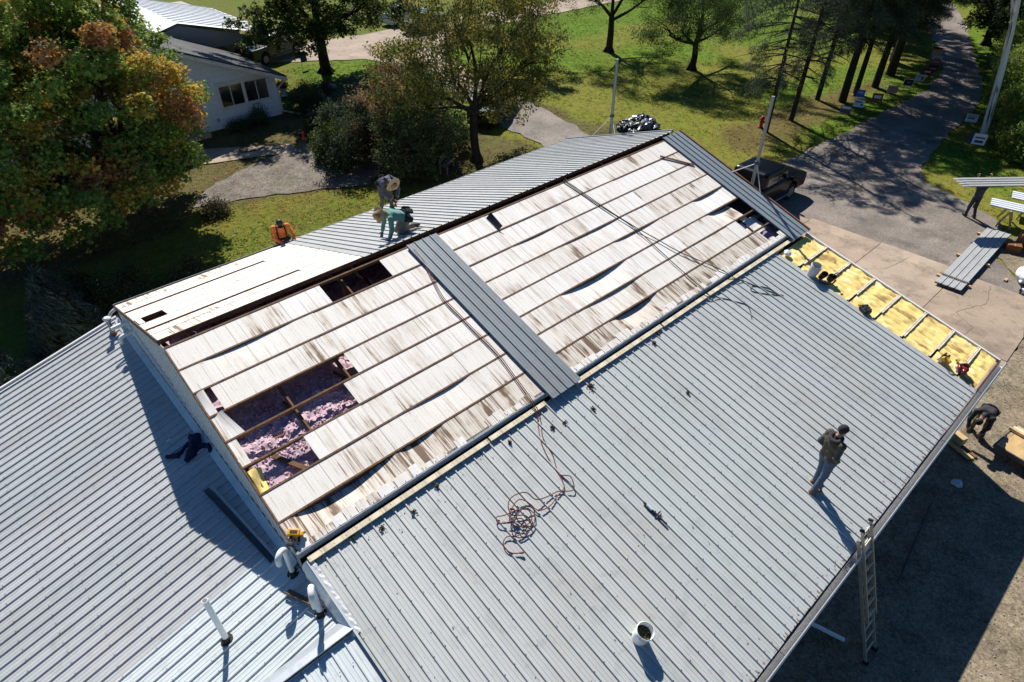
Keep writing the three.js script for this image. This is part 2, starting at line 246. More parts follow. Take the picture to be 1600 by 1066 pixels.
{
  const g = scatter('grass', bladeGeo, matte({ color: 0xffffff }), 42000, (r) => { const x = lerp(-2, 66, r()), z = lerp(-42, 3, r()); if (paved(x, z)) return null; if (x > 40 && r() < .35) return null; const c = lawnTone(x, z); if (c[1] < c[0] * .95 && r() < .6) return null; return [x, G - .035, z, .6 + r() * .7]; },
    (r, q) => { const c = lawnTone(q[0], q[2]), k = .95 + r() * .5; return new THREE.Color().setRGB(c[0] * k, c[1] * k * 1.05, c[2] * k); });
  g.userData = { kind: 'stuff', label: 'short mown grass of the lawns around the buildings', category: 'grass' }; scene.add(g);
  const stone = new THREE.IcosahedronGeometry(.014, 0); stone.scale(1, .6, .8);
  const s = scatter('gravel_stones', stone, mat({ color: 0xffffff, roughness: .9 }), 6000, (r) => { const x = lerp(4, 27, r() ** .8), z = lerp(6.1, 11.5, r()); if (!inPoly(YARD, x, z)) return null; return [x, G + .016, z, .5 + r() * r() * 2.2, 6]; },
    (r) => { const k = .16 + r() * .16; return new THREE.Color().setRGB(k, k * .93, k * .82); });
  s.userData = { kind: 'stuff', label: 'loose gravel stones of the yard beside the low roof', category: 'gravel' }; scene.add(s);
}
// ---------------------------------------------------------------- the main building
const C3 = Math.cos(Math.atan(1 / 3)), S3 = Math.sin(Math.atan(1 / 3)), CL = Math.cos(Math.atan(.2466)), SL = Math.sin(Math.atan(.2466));
const NS = (x, s, h = 0) => V(x, 1.556 - s * S3 + h * C3, -4.66 + s * C3 + h * S3);        // near slope: x along the ridge, s down the slope, h off the surface
const FS = (x, s, h = 0) => V(x, 1.66 - s * S3 + h * C3, -4.66 - s * C3 - h * S3);         // far slope
const LS = (x, s, h = 0) => V(x, -.1655 - s * SL + h * CL, .1218 + s * CL + h * SL);       // low front roof
const AX = { N: [V(1, 0, 0), V(0, C3, S3), V(0, -S3, C3)], F: [V(-1, 0, 0), V(0, C3, -S3), V(0, -S3, -C3)], L: [V(1, 0, 0), V(0, CL, SL), V(0, -SL, CL)] };
const RIB = .2286, PW = .9144, PITCHK = .614, LEN = 16.42;
// ribbed steel sheet: width along x, length along z, a tall rib every nine inches and two low ones between
const sheetCache = {};
function ribSheet(len, ribs = 4, bend = 0) {
  const key = len.toFixed(3) + ribs + bend; if (sheetCache[key]) return sheetCache[key];
  const pr = [[-.026, 0]];
  for (let k = 0; k < ribs; k++) { const x = k * RIB; pr.push([x - .021, 0], [x - .011, .027], [x + .011, .027], [x + .021, 0]); for (const m of [.076, .152]) pr.push([x + m - .014, 0], [x + m - .006, .0045], [x + m + .006, .0045], [x + m + .014, 0]); }
  pr.push([ribs * RIB - .028, 0]);
  const nz_ = bend ? 16 : 1, P = [], U = [];
  const pt = (q, t) => { const z = t * len; return [q[0], q[1] + bend * Math.sin(Math.PI * t), z]; };
  for (let i = 0; i < pr.length - 1; i++) for (let j = 0; j < nz_; j++) { const a = pt(pr[i], j / nz_), b = pt(pr[i + 1], j / nz_), c = pt(pr[i], (j + 1) / nz_), d = pt(pr[i + 1], (j + 1) / nz_); for (const v of [a, c, b, b, c, d]) { P.push(...v); U.push(v[0], v[2]); } }
  const g = new THREE.BufferGeometry(); g.setAttribute('position', new THREE.Float32BufferAttribute(P, 3)); g.setAttribute('uv', new THREE.Float32BufferAttribute(U, 2)); g.computeVertexNormals(); return sheetCache[key] = g;
}
const screwGeo = new THREE.CylinderGeometry(.006, .009, .012, 5).toNonIndexed();
function screws(parent, at, xs, ss, m = M.darkMetal) { const L = []; for (const x of xs) for (const s of ss) { const p = at(x + (rnd() - .5) * .01, s + (rnd() - .5) * .03); const g = screwGeo.clone(); g.translate(p.x, p.y, p.z); L.push(g); } part(parent, 'screws', merge(L), m, null, 'stuff'); }

const main = thing('roofed_hall', 'long metal hall, its gable roof half stripped to stained white boards', 'building');
const wallM = M.siding;
// walls of ribbed steel sheets
function wallSheet(parent, a, b, y0, topA, topB, m = wallM, name = 'wall_sheet') {     // a, b: [x,z] ends seen from outside with a on the left
  const dx = b[0] - a[0], dz = b[1] - a[1], L = Math.hypot(dx, dz), n = Math.max(1, Math.round(L / PW));
  for (let i = 0; i < n; i++) {
    const t0 = i / n, t1 = (i + 1) / n - .002 / L, w = (t1 - t0) * L, h0 = lerp(topA, topB, t0), h1 = lerp(topA, topB, t1);
    const pr = [[0, 0]]; for (let k = 0; k < 4; k++) { const c = (k + .5) * w / 4; pr.push([c - .02, 0], [c - .012, .016], [c + .012, .016], [c + .02, 0]); } pr.push([w, 0]);
    const P = [], U = []; const pt = (q, top) => [q[0], top ? lerp(h0, h1, q[0] / w) : y0, q[1]];
    for (let k = 0; k < pr.length - 1; k++) for (const v of [pt(pr[k], 0), pt(pr[k + 1], 0), pt(pr[k], 1), pt(pr[k], 1), pt(pr[k + 1], 0), pt(pr[k + 1], 1)]) { P.push(...v); U.push(v[0], v[1]); }
    const g = new THREE.BufferGeometry(); g.setAttribute('position', new THREE.Float32BufferAttribute(P, 3)); g.setAttribute('uv', new THREE.Float32BufferAttribute(U, 2)); g.computeVertexNormals();
    const mesh = part(parent, name, g, m), X = V(dx / L, 0, dz / L); basis(mesh, V(a[0] + dx * t0, 0, a[1] + dz * t0), X, V(0, 1, 0), X.clone().cross(V(0, 1, 0)));
  }
}
wallSheet(main, [0, -9.45], [0, -4.66], G, 0.0, 1.54); wallSheet(main, [0, -4.66], [0, -.02], G, 1.50, -.03);
wallSheet(main, [LEN, -.02], [LEN, -4.66], G, -.03, 1.5); wallSheet(main, [LEN, -4.66], [LEN, -9.45], G, 1.56, 0.0);
wallSheet(main, [LEN, -9.45], [0, -9.45], G, -.02, -.02);
wallSheet(main, [.15, 5.62], [16.5, 5.62], G, -1.62, -1.62); wallSheet(main, [16.5, 5.62], [16.5, 0], G, -1.64, -.26); wallSheet(main, [.12, 0], [.12, 5.62], G, -.3, -1.68);
// trim where the side wing meets the gable wall
part(main, 'wall_flashing', merge([sheet((u, v) => { const z = lerp(-9.9, -.2, u), w = v * .16; return [-.012 - w * .75, -.50 - w * .5 + Math.sin(z * 9) * .002, z, z, w]; }, 40, 1), sheet((u, v) => { const z = lerp(-9.9, -.2, u); return [-.02, -.50 + v * .1, z, z, v * .1]; }, 8, 1)]), M.siding);
for (const [z0, z1, y] of [[-8.2, -5.4, .32], [-7.4, -4.9, .12]]) part(main, 'conduit', rod(V(-.035, y, z0), V(-.035, y - .25, z1), .012), M.whiteTrim);
// attic: trusses, braces, blown insulation
for (let i = 0; i < 14; i++) {
  const x = .12 + i * 1.247, w = .04; part(main, 'truss', merge([beam(NS(x, .02, -.2), NS(x, 4.86, -.2), w, .14, AX.N[1]), beam(FS(x, .25, -.22), FS(x, 5.0, -.22), w, .14, AX.F[1]), beam(V(x, -.22, -9.3), V(x, -.22, -.1), w, .09), beam(V(x, -.2, -4.66), V(x, 1.3, -4.66), w, .09, V(1, 0, 0)), beam(V(x, -.2, -4.66), NS(x, 2.4, -.24), w, .09), beam(V(x, -.2, -4.66), FS(x, 2.4, -.26), w, .09)]), M.oldWood);
}
part(main, 'brace', beam(NS(.55, 3.05, -.16), NS(1.75, 4.95, -.16), .09, .04, AX.N[1]), M.oldWood); part(main, 'brace', beam(V(.2, .25, -2.4), V(2.6, .32, -2.0), .04, .14), M.oldWood);
const pinkY = (x, z) => { const n = nz(x * 2.2, z * 2.2, 4), m = nz(x * 16, z * 16, 14), q = nz(x * 6, z * 6, 24), roofY = Math.min(-z / 3, .02 + (z + 9.58) / 3); return Math.min(-.02 + .16 * sstep(3.2, 2.4, x) + n * .3 + m * .1 + q * .12 - .1 * sstep(3, 5, x), roofY - .16 - n * .1); };
part(main, 'pink_insulation', sheet((u, v) => { const x = lerp(.03, LEN - .03, u), z = lerp(-9.3, -.08, v); return [x, pinkY(x, z), z, x, z]; }, 420, 220), M.pink, 'pink blown insulation in the attic', 'stuff');
part(main, 'attic_floor', box(LEN / 2, -.3, -4.7, LEN - .1, .02, 9.2), M.darkWood);
// ---- near slope: purlins and white boards
for (let k = 0; k <= 8; k++) part(main, 'purlin', beam(NS(0.0, k * PITCHK + (k === 8 ? -.02 : .0), -.035), NS(LEN, k * PITCHK + (k === 8 ? -.02 : 0), -.037), .036, .09, AX.N[1]), k === 8 ? M.greyWood : M.oldWood, k ? null : 'bare ridge purlin');
{ const xs = []; for (let x = .1; x < LEN; x += RIB) xs.push(x); const ss = []; for (let k = 1; k < 8; k++) ss.push(k * PITCHK); screws(main, (x, s) => NS(x, Math.round(s / PITCHK) * PITCHK + (rnd() - .5) * .012, .012), xs, ss, M.black); }
const sagOf = (k, x) => { let d = 0; for (const [kk, a, b, dep] of [[4, 8.0, 10.3, .075], [6, 8.6, 10.2, .11], [4, 14.1, 15.7, .10], [3, 14.2, 15.7, .05], [2, .4, 1.2, .1], [6, .35, 2.36, .13], [6, 2.4, 3.4, .05], [3, 10.6, 12.6, .03], [5, 8.2, 10.2, .035], [2, 9.0, 11.5, .025], [5, 3.0, 4.6, .03], [0, 0.5, 2.3, .03], [1, 8, 9.6, .02]]) if (kk + 1 === k && x > a && x < b) { const t = (x - a) / (b - a); d = Math.max(d, dep * (.75 + .5 * nz(x * 2.2, kk * 7, 5)) * Math.sin(Math.PI * clamp(t ** (.7 + .25 * (kk % 3)))) ** .8 + (dep > .09 && kk === 2 ? 0 : 0)); } return d; };
{
  const r = RNG(21), cuts = [[0, 2.35, 3.3, 4.85, 5.7, 8.05, 10.27, 12.6, 14.8, LEN], [0, 2.8, 4.62, 7.94, 10.3, 12.5, 14.9, LEN], [0, 2.48, 4.62, 7.9, 10.3, 12.7, 15.0, LEN], [0, 2.76, 4.6, 7.94, 10.32, 12.6, 14.1, LEN], [0, 2.37, 4.7, 7.95, 10.32, 12.6, 14.1, LEN], [0, 2.38, 4.65, 7.94, 10.37, 12.4, 14.12, LEN], [0, 1.1, 2.38, 4.62, 7.93, 10.36, 12.6, 14.2, LEN], [0, 2.35, 4.62, 8.4, 10.3, 12.6, 14.4, LEN]];
  for (let k = 0; k < 8; k++) for (let i = 0; i < cuts[k].length - 1; i++) {
    let a = cuts[k][i] + .004, b = cuts[k][i + 1] - .004;
    if (k === 0 && i === 2) continue;                                                     // open hatch below the ridge
    if ((k === 3 || k === 4) && i === 0) { b = a + .17; if (k === 3) b = a + .12; }          // the large hole keeps only torn strips at the gable
    if (k === 5 && i === 0) { a = 1.15; }
    if (k === 2 && i === 0) a = .3;
    if (k === 5 && i === 6) b = 15.2; if (k === 6 && i === 7) b = 14.7; if (k === 7 && i === 6) b = 15.0;
    const s0 = k * PITCHK + .02, s1 = (k + 1) * PITCHK - .02, q0 = r(), tone = k === 7 ? 3 : k === 6 ? (q0 < .5 ? 2 : 5) : (a > 12 && q0 < .7) || k === 5 && q0 < .5 ? (q0 < .3 ? 2 : 5) : i === 0 && k < 3 ? (k % 2 ? 5 : 2) : q0 < .15 ? 2 : q0 < .3 ? 5 : q0 < .5 ? 1 : q0 < .72 ? 4 : 0, ou = r() * 3, ov = r() * 2, lift = (r() - .5) * .008, skew = (r() - .5) * .01;
    const nb = Math.max(3, Math.round((b - a) / .22));
    part(main, 'white_board', slab((u, v) => { const x = lerp(a, b, u), s = lerp(s0 + skew * u, s1, v), d = sagOf(k, x) * (1 - v) ** 1.2; const drop = 0; const p = NS(x, s + d * .15, -.002 + lift + (nz(x * .8, s * 2, k) - .5) * .008 - d - drop); return [p.x, p.y, p.z, x + ou, s - s0 + ov]; }, nb, 4, .012), M.board[tone]);
  }
  // torn end strips and a curled sheet along the hole
  part(main, 'curled_board', slab((u, v) => { const p = NS(.03 + .2 * u + .15 * v * u, lerp(3, 4, v) * PITCHK - .0 * v, -.01 + .06 * u * u * (1 - v)); return [p.x, p.y, p.z, u, v]; }, 4, 6, .008), M.board[0]);
  part(main, 'curled_board', slab((u, v) => { const p = NS(.02 + .15 * u, lerp(2.05, 2.95, v) * PITCHK, -.01 + .05 * Math.sin(u * 2) * (1 - v)); return [p.x, p.y, p.z, u, v]; }, 4, 6, .008), M.board[0]);
  part(main, 'yellow_scrap', slab((u, v) => { const p = NS(.03 + .25 * u * (1 - v * .4), lerp(5.15, 5.95, v) * PITCHK, -.02 - .12 * u + .06 * Math.sin(v * 5 + u * 3)); return [p.x, p.y, p.z, u * .3, v * .5]; }, 5, 6, .012), M.yellow[1]);
  // torn plastic and sheathing in the hole at the far right
  part(main, 'plastic_scrap', slab((u, v) => { const p = NS(lerp(14.8, 15.7, u), lerp(6.15, 7.1, v) * PITCHK, -.13 - .07 * nz(u * 5, v * 5, 3)); return [p.x, p.y, p.z, u, v]; }, 10, 8, .004), M.whiteTrim);
  part(main, 'dark_scrap', slab((u, v) => { const p = NS(lerp(15.2, 16.3, u), lerp(5.2, 7.2, v) * PITCHK, -.2 - .05 * nz(u * 4, v * 4, 5)); return [p.x, p.y, p.z, u, v]; }, 8, 8, .004), M.darkMetal);
}
// eave of the near slope: old sheet ends, drip edge, and the pale ledger board on the low roof
{
  const r = RNG(31); let x = .02;
  while (x < LEN - .1) { const w = Math.min(LEN - x, .23 + (r() < .3 ? .12 : 0)); if (!(x > 5.2 && x < 6.2) && r() < .9) { const d = .10 + r() * .14; part(main, 'sheet_end', slab((u, v) => { const p = NS(x + w * (.02 + .94 * u), 4.93 - d + d * v, .012 + .006 * Math.abs(Math.sin(u * 3.1))); return [p.x, p.y, p.z, x + u * .2, v * .2]; }, 3, 2, .002), M.board[r() < .6 ? 1 : 2]); } x += w; }
  part(main, 'drip_edge', merge([sheet((u, v) => { const p = NS(lerp(-.03, LEN + .05, u), 4.91 + .045 * v, .012); return [p.x, p.y, p.z]; }, 20, 1), sheet((u, v) => { const p = NS(lerp(-.03, LEN + .05, u), 4.955, .012); return [p.x, p.y - .11 * v, p.z + .012 * v, u * 16, v]; }, 20, 1)]), M.greyTrim);
  const st = []; for (let q = .1; q < LEN; q += RIB) st.push(q); screws(main, (a, s) => NS(a, s, .02), st, [4.9], M.black);
  for (const [a, b] of [[.08, 4.0], [4.04, 5.58], [6.5, 9.55], [9.6, 11.5], [11.54, 15.9]]) part(main, 'ledger_board', beam(LS(a, .03 + (rnd() - .5) * .02, .058), LS(b, .03 + (rnd() - .5) * .02, .058), .1, .04, AX.L[1]), M.ledger);
  screws(main, (a, s) => LS(a, s, .079), st, [.03], M.darkMetal);
}
// gable rake edges
part(main, 'rake_board', beam(NS(-.0, .05, -.06), NS(-.0, 4.95, -.06), .03, .12, AX.N[1]), M.oldWood); part(main, 'rake_board', beam(FS(-.0, .4, -.06), FS(-.0, 5.2, -.06), .03, .12, AX.F[1]), M.oldWood);
// ---- far slope: white boards still bare on the left, new grey sheets on the right
for (let k = 0; k <= 8; k++) { const s = .36 + k * .6; part(main, 'purlin', beam(FS(0, s, -.035), FS(LEN, s, -.035), .042, .09, AX.F[1]), M.oldWood); }
{
  const r = RNG(41);
  for (let k = 0; k < 8; k++) { const cuts = [0, 1.2 + (k % 3) * .35, 3.0 + (k % 2) * .5, 5.3];
    for (let i = 0; i < 3; i++) { let a = cuts[i] + .005, b = cuts[i + 1] - .005; if (k === 3 && i === 0) { part(main, 'white_board', slab((u, v) => { const p = FS(lerp(.02, .14, u), .36 + (k + v) * .6, .01); return [p.x, p.y, p.z, u, v]; }, 2, 2, .012), M.board[1]); a = .62; }
      const ou = r() * 3, ov = r() * 2, tone = r() < .6 ? 0 : 1, gap = (k === 1 || k === 5) && i < 2 ? .03 : 0;
      part(main, 'white_board', slab((u, v) => { const x = lerp(a, b, u), p = FS(x, .36 + (k + lerp(.035, .965, v)) * .6, -.004 - gap * v); return [p.x, p.y, p.z, x + ou, v * .6 + ov]; }, 4, 2, .012), M.board[k === 7 || i === 0 && k < 2 ? 2 : tone]); } }
  for (let i = 0; i < 13; i++) { const m = part(main, 'roof_sheet', ribSheet(4.98), M.farGrey[i % 3]); basis(m, FS(4.62 + (i + 1) * PW, .27, .022 + (i % 2) * .001), ...AX.F); }
  const xs = []; for (let x = 4.62; x < 16.5; x += RIB) xs.push(x); screws(main, (x, s) => FS(x, s, .05), xs, [.4, 1.6, 2.8, 4.0, 5.1]);
  part(main, 'eave_trim', beam(FS(-.02, 5.28, -.03), FS(LEN + .1, 5.28, -.03), .03, .12, AX.F[1]), M.greyTrim);
  part(main, 'rake_trim', beam(FS(16.53, .27, .02), FS(16.53, 5.28, .02), .04, .1, AX.F[1]), M.greyTrim);
}
// ---- one new sheet fastened along the right end of the near slope
{ const m = part(main, 'roof_sheet', ribSheet(5.3), M.panelNew[0], 'blue grey steel sheet along the right end of the stripped slope'); basis(m, NS(15.72, -.1, .03), ...AX.N); part(main, 'rake_trim', beam(NS(16.66, -.12, .015), NS(16.66, 5.2, .015), .05, .09, AX.N[1]), wood(0x8b5b49)); screws(main, (x, s) => NS(x, s, .058), [15.72, 15.95, 16.18, 16.41], [.05, 1.3, 2.5, 3.7, 5.05], M.black); }
// ---- the low front roof
{
  const len = 6.09, m0 = .09;
  for (let i = 0; i < 17; i++) { const last = i === 16, m = part(main, 'roof_sheet', ribSheet(len, last ? 1 : 4), M.roofGrey[(i * 7 + (i >> 2)) % 5]); basis(m, LS(m0 + .02 + i * PW, -.0 + (i % 3) * .006, .002 + (i % 2) * .001), ...AX.L); }
  const xs = []; for (let x = m0 + .02; x < 14.95; x += RIB) xs.push(x); screws(main, (x, s) => LS(x, s, .037), xs, [.75, 1.6, 2.5, 3.4, 4.3, 5.2, 5.95]);
  part(main, 'edge_trim', beam(LS(.06, .02, .02), LS(.06, 6.09, .02), .035, .05, AX.L[1]), M.roofGrey[0]);
  part(main, 'deck', mUV((() => { const g = new THREE.BoxGeometry(16.5, .03, 6.0); g.rotateX(Math.atan(.2466)); const p = LS(8.35, 3.03, -.14); g.translate(p.x, p.y, p.z); return g; })()), M.darkWood);
  // rust at the lower sheet ends
  // stripped right end: yellow insulation between pale battens
  const bt = [.12, .82, 1.62, 2.42, 3.22, 4.02, 4.82, 5.55, 6.08], r = RNG(55);
  for (let i = 0; i < 8; i++) {
    for (let j = 0; j < 7; j++) { const a = 14.97 + j * .237, b = a + .232, ou = r() * 2, ov = r() * 2; part(main, 'insulation_strip', slab((u, v) => { const x = lerp(a, b, u), s = lerp(bt[i] + .045, bt[i + 1] - .045, v), p = LS(x, s, -.03 + .014 * Math.sin(Math.PI * u) ** .5 * (Math.sin(Math.PI * clamp(v, .04, .96)) ** .4) + (nz(x * 5, s * 5, 8) - .5) * .07 + (nz(x * 22, s * 22, 18) - .5) * .012); return [p.x, p.y, p.z, x + ou, s + ov]; }, 6, 14, .02), M.yellow[(i + (r() * 3 | 0)) % 3]); }
    if (i) part(main, 'batten', merge([beam(LS(14.99, bt[i] - .024, -.006), LS(16.6, bt[i] - .022, -.004), .036, .03, AX.L[1]), beam(LS(15.0 + r() * .5, bt[i] + .022, .004), LS(16.6, bt[i] + .022, .0), .036, .03, AX.L[1])]), M.lumberPale);
  }
  part(main, 'edge_board', beam(LS(16.65, .1, -.03), LS(16.65, 6.1, -.03), .06, .1, AX.L[1]), M.whiteTrim);
  part(main, 'eave_board', beam(LS(14.97, 6.11, -.04), LS(16.68, 6.11, -.04), .03, .1, AX.L[1]), M.darkWood);
  // gutter along the eave with its downspout
  const gp = LS(0, 6.15, -.08), gy = gp.y, gz = gp.z;
  const pr = [[.0, .05], [.0, -.1], [.03, -.13], [.10, -.13], [.125, -.05], [.135, .035], [.10, .045]];
  const prof = (w) => sheet((u, v) => { const q = pr[Math.round(v * 6)]; const x = lerp(.02, 16.75, u); return [x, gy + q[1], gz + q[0] + w, x, v * .3]; }, 12, 6);
  part(main, 'gutter', slab((u, v) => { const q = pr[Math.round(v * 6)]; const x = lerp(.02, 16.75, u); return [x, gy + q[1], gz + q[0], x, v * .3]; }, 12, 6, .004), M.whiteTrim);
  for (let x = .6; x < 16.6; x += 2.4) part(main, 'gutter_strap', box(x, gy + .032, gz + .06, .012, .004, .125), M.darkMetal);
  part(main, 'fascia', box(8.4, gy - .1, gz - .02, 16.6, .16, .022), M.greyTrim);
  const ds = part(main, 'downspout', merge([beam(V(7.9, gy - .08, gz + .06), V(7.9, gy - .4, gz + .06), .07, .06), beam(V(7.9, gy - .38, gz + .07), V(7.95, gy - .75, gz - .32), .07, .06), beam(V(7.95, gy - .72, gz - .32), V(7.95, G + .25, gz - .32), .07, .06, V(0, 0, 1))]), M.pvc);
  part(ds, 'spout_elbow', beam(V(7.95, G + .3, gz - .34), V(8.35, G + .08, gz + .6), .07, .06), M.pvc);
  { const L = [], r = RNG(91); for (let x = .12; x < 14.95; x += RIB / 2) for (let k = 0; k < 5; k++) { if (r() < .45) continue; const a = x + (r() - .5) * .1, w = .006 + r() * .014, l = .01 + r() * r() * .09, s = 6.088 - l * .5 - (r() < .25 ? r() * .4 : 0); const g = new THREE.CircleGeometry(1, 5); g.rotateX(-Math.PI / 2); g.rotateY(r() * .6); g.scale(w, 1, l * .5); g.rotateX(Math.atan(.2466)); const p = LS(a, s, .0075); g.translate(p.x, p.y, p.z); L.push(g); } part(main, 'rust_flecks', merge(L), matte({ color: 0x8a5c46 }), 'rust flecks along the lower sheet ends', 'stuff'); }
}
{ // crumpled membrane down the left edge of the low roof
  part(main, 'edge_membrane', slab((u, v) => { const s = lerp(.0, 1.5, v), n = nz(v * 12, u * 5, 4); const k = nz(v * 26 + u * 6, u * 9, 14) - .5; const p = LS(lerp(.15, -.05, u) + k * .035, s, .032 + .03 * n + .03 * k - .2 * u * u * u); return [p.x, p.y, p.z, u * .2, s]; }, 10, 60, .003), mat({ color: 0xd9dbdc, metalness: .35, roughness: .35 }));
}

// white underlay lapping over the far eave
for (const [a, b, w] of [[6.9, 8.1, .32], [8.0, 9.6, .26]]) part(main, 'underlay_strip', slab((u, v) => { const x = lerp(a, b, u), p = FS(x, 5.2 + v * w * (.6 + .5 * Math.sin(u * 2.6 + .3)), .0 + .04 * nz(u * 6, v * 3, 4) - v * v * .05); return [p.x, p.y, p.z, x, v]; }, 16, 4, .004), M.whiteTrim);

{ // fluffy tufts on the blown insulation
  const r = RNG(88), g = displace(new THREE.IcosahedronGeometry(.045, 1), v => { v.multiplyScalar(.75 + .5 * nz(v.x * 60 + 3, v.y * 60 + v.z * 40, 2)); }), n = 2600, I = new THREE.InstancedMesh(g, M.pinkTuft, n), o = new THREE.Object3D();
  for (let k = 0; k < n; k++) { const x = k < 1900 ? .06 + r() * 2.6 : 3 + r() * 13, z = k < 1900 ? lerp(-3.4, -.6, r()) : lerp(-6, -.6, r()); o.position.set(x, pinkY(x, z) + .0, z); o.rotation.set(r() * 6, r() * 6, r() * 6); o.scale.set(.3 + r() * .7, .2 + r() * .35, .3 + r() * .7); o.updateMatrix(); I.setMatrixAt(k, o.matrix); }
  I.name = 'insulation_tufts'; I.userData.kind = 'stuff'; I.castShadow = I.receiveShadow = true; main.add(I);
}
// ---------------------------------------------------------------- the side wing on the left, its roof falling away from the gable wall
const WY = -.58, CW = Math.cos(Math.atan(.25)), SW = Math.sin(Math.atan(.25));
const WS = (s, z, h = 0) => V(-.02 - s * CW - h * SW, WY - s * SW + h * CW, z);
const AXW = [V(0, 0, 1), V(-SW, CW, 0), V(-CW, -SW, 0)];
const wing = thing('side_wing', 'low wing with pale grey ribbed roof below the shaded gable wall', 'building');
{
  const Lw = 15, z0 = -9.95; let z = z0, i = 0;
  for (; z < -.85; i++, z += PW) { const m = part(wing, 'roof_sheet', ribSheet(Lw), M.wingGrey[(i * 5 + (i >> 1)) % 4]); basis(m, WS(0, z + .02, .002 + (i % 2) * .001), ...AXW); }
  const zn = z; for (let k = 0; k < 2; k++, z += PW) { const m = part(wing, 'roof_sheet', ribSheet(Lw), M.wingNew[k], 'newer pale blue white steel sheet'); basis(m, WS(0, z + .02, .006 + k * .001), ...AXW); }
  basis(part(wing, 'roof_sheet', ribSheet(Lw, 1), M.wingNew[0], 'narrow newer pale steel strip'), WS(0, z + .02, .009), ...AXW);
  const zs = []; for (let q = z0 + .02; q < z - .1; q += RIB) zs.push(q); screws(wing, (q, s) => WS(s, q, .037), zs, [.6, 1.2, 1.8, 2.4, 3.0, 3.6, 4.2, 4.8, 5.4, 6, 7, 8]);
  part(wing, 'rake_trim', merge([beam(WS(0, -10.0, .01), WS(Lw, -10.0, .01), .05, .16, AXW[1]), beam(WS(0, -9.965, .035), WS(Lw, -9.965, .035), .14, .012, AXW[1])]), M.whiteTrim);
  part(wing, 'deck', (() => { const g = new THREE.BoxGeometry(Lw, .03, 11.3); g.rotateZ(Math.atan(.25)); const p = WS(Lw / 2, -4.3, -.06); g.translate(p.x, p.y, p.z); return mUV(g); })(), M.darkWood);
  wallSheet(wing, [-14, -9.9], [-.02, -9.9], G, WY - .1 - 3.5, WY - .12); wallSheet(wing, [-14.2, 1.3], [-14.2, -9.9], G, WY - 3.75, WY - 3.75);
  // level ridge trim and the pale front roof falling towards the yard
  const ry = -.50, rz = 1.42, X0 = -9;
  part(wing, 'flashing', sheet((u, v) => { const x = lerp(.04, X0, u), wz = z - .06 - .0 * u, yb = WY + x * .25 + .03; const zA = rz - .05, zB = rz - .22 - (-x) * .13; const q = zB; return [x, lerp(ry + .01, WY + x * .25 + .034, v), lerp(zA, q, v), x, v]; }, 30, 2), M.greyTrim);
  part(wing, 'ridge_trim', merge([beam(V(.06, ry + .02, rz), V(X0, ry + .02, rz), .02, .16, V(0, .35, 1)), beam(V(.06, ry - .02, rz + .09), V(X0, ry - .02, rz + .09), .012, .07)]), M.galv);
  const FR = (x, s, h = 0) => V(x, ry - .035 - s * SL + h * CL, rz + .06 + s * CL + h * SL);
  for (let k = 0; k < 10; k++) { const m = part(wing, 'front_sheet', ribSheet(5.2), M.wingNew[k % 2], 'pale blue white steel sheet of the front roof'); basis(m, FR(.085 - (k + 1) * PW, 0, .002 + (k % 2) * .001), ...AX.L); }
  const xs = []; for (let q = 0; q < 38; q++) xs.push(-q * RIB - .2); screws(wing, (x, s) => FR(x, s, .037), xs, [.4, 1, 1.6, 2.2, 2.8]);
  wallSheet(wing, [X0, 6.3], [.08, 6.3], G, -1.95, -1.95);
  // vent pipes
  const vent = (at, label) => { const g = new THREE.Group(); g.name = 'vent_pipe'; g.position.copy(at); g.userData.label = label; wing.add(g); return g; };
  const boot = (p, r = .045) => part(p, 'pipe_boot', merge([new THREE.CylinderGeometry(r * 1.15, r * 1.7, .09, 14).translate(0, .05, 0), new THREE.TorusGeometry(r * 1.25, .012, 6, 14).rotateX(Math.PI / 2).translate(0, .085, 0), new THREE.CylinderGeometry(r * 2.2, r * 2.3, .02, 14).rotateZ(.245).translate(0, .02, 0)]), M.boot);
  const hollow = (h, r = .045) => merge([new THREE.CylinderGeometry(r, r, h, 20, 1, true).translate(0, h / 2, 0), new THREE.CylinderGeometry(r * .86, r * .86, h, 20, 1, true).translate(0, h / 2, 0), new THREE.RingGeometry(r * .86, r, 20).rotateX(-Math.PI / 2).translate(0, h, 0)]);
  const hook = (h, R, ang, drop = .0) => { const pts = [V(0, h - .02, 0)]; for (let k = 0; k <= 8; k++) { const a = Math.PI * k / 8; pts.push(V((R - R * Math.cos(a)) * Math.cos(ang), h + R * Math.sin(a), (R - R * Math.cos(a)) * Math.sin(ang))); } pts.push(V(2 * R * Math.cos(ang), h - .06 - drop, 2 * R * Math.sin(ang))); return tube(pts, .05, 12, 40); };
  const A = vent(WS(1.49, .0, 0), 'straight white open vent pipe'); boot(A); part(A, 'pipe', hollow(1.2), M.pvc);
  const B = vent(WS(.14, -.13, 0), 'white vent pipe with a hooked elbow beside the gable corner'); boot(B); part(B, 'pipe', new THREE.CylinderGeometry(.045, .045, .68, 16).translate(0, .34, 0), M.pvc); part(B, 'elbow', hook(.66, .1, 2.55, .02), M.pvc);
  const Cc = vent(WS(.15, .82, 0), 'white vent pipe with a hooked elbow beside the crumpled flashing'); boot(Cc); part(Cc, 'pipe', new THREE.CylinderGeometry(.045, .045, .78, 16).translate(0, .39, 0), M.pvc); part(Cc, 'elbow', hook(.74, .1, 2.0, .14), M.pvc);
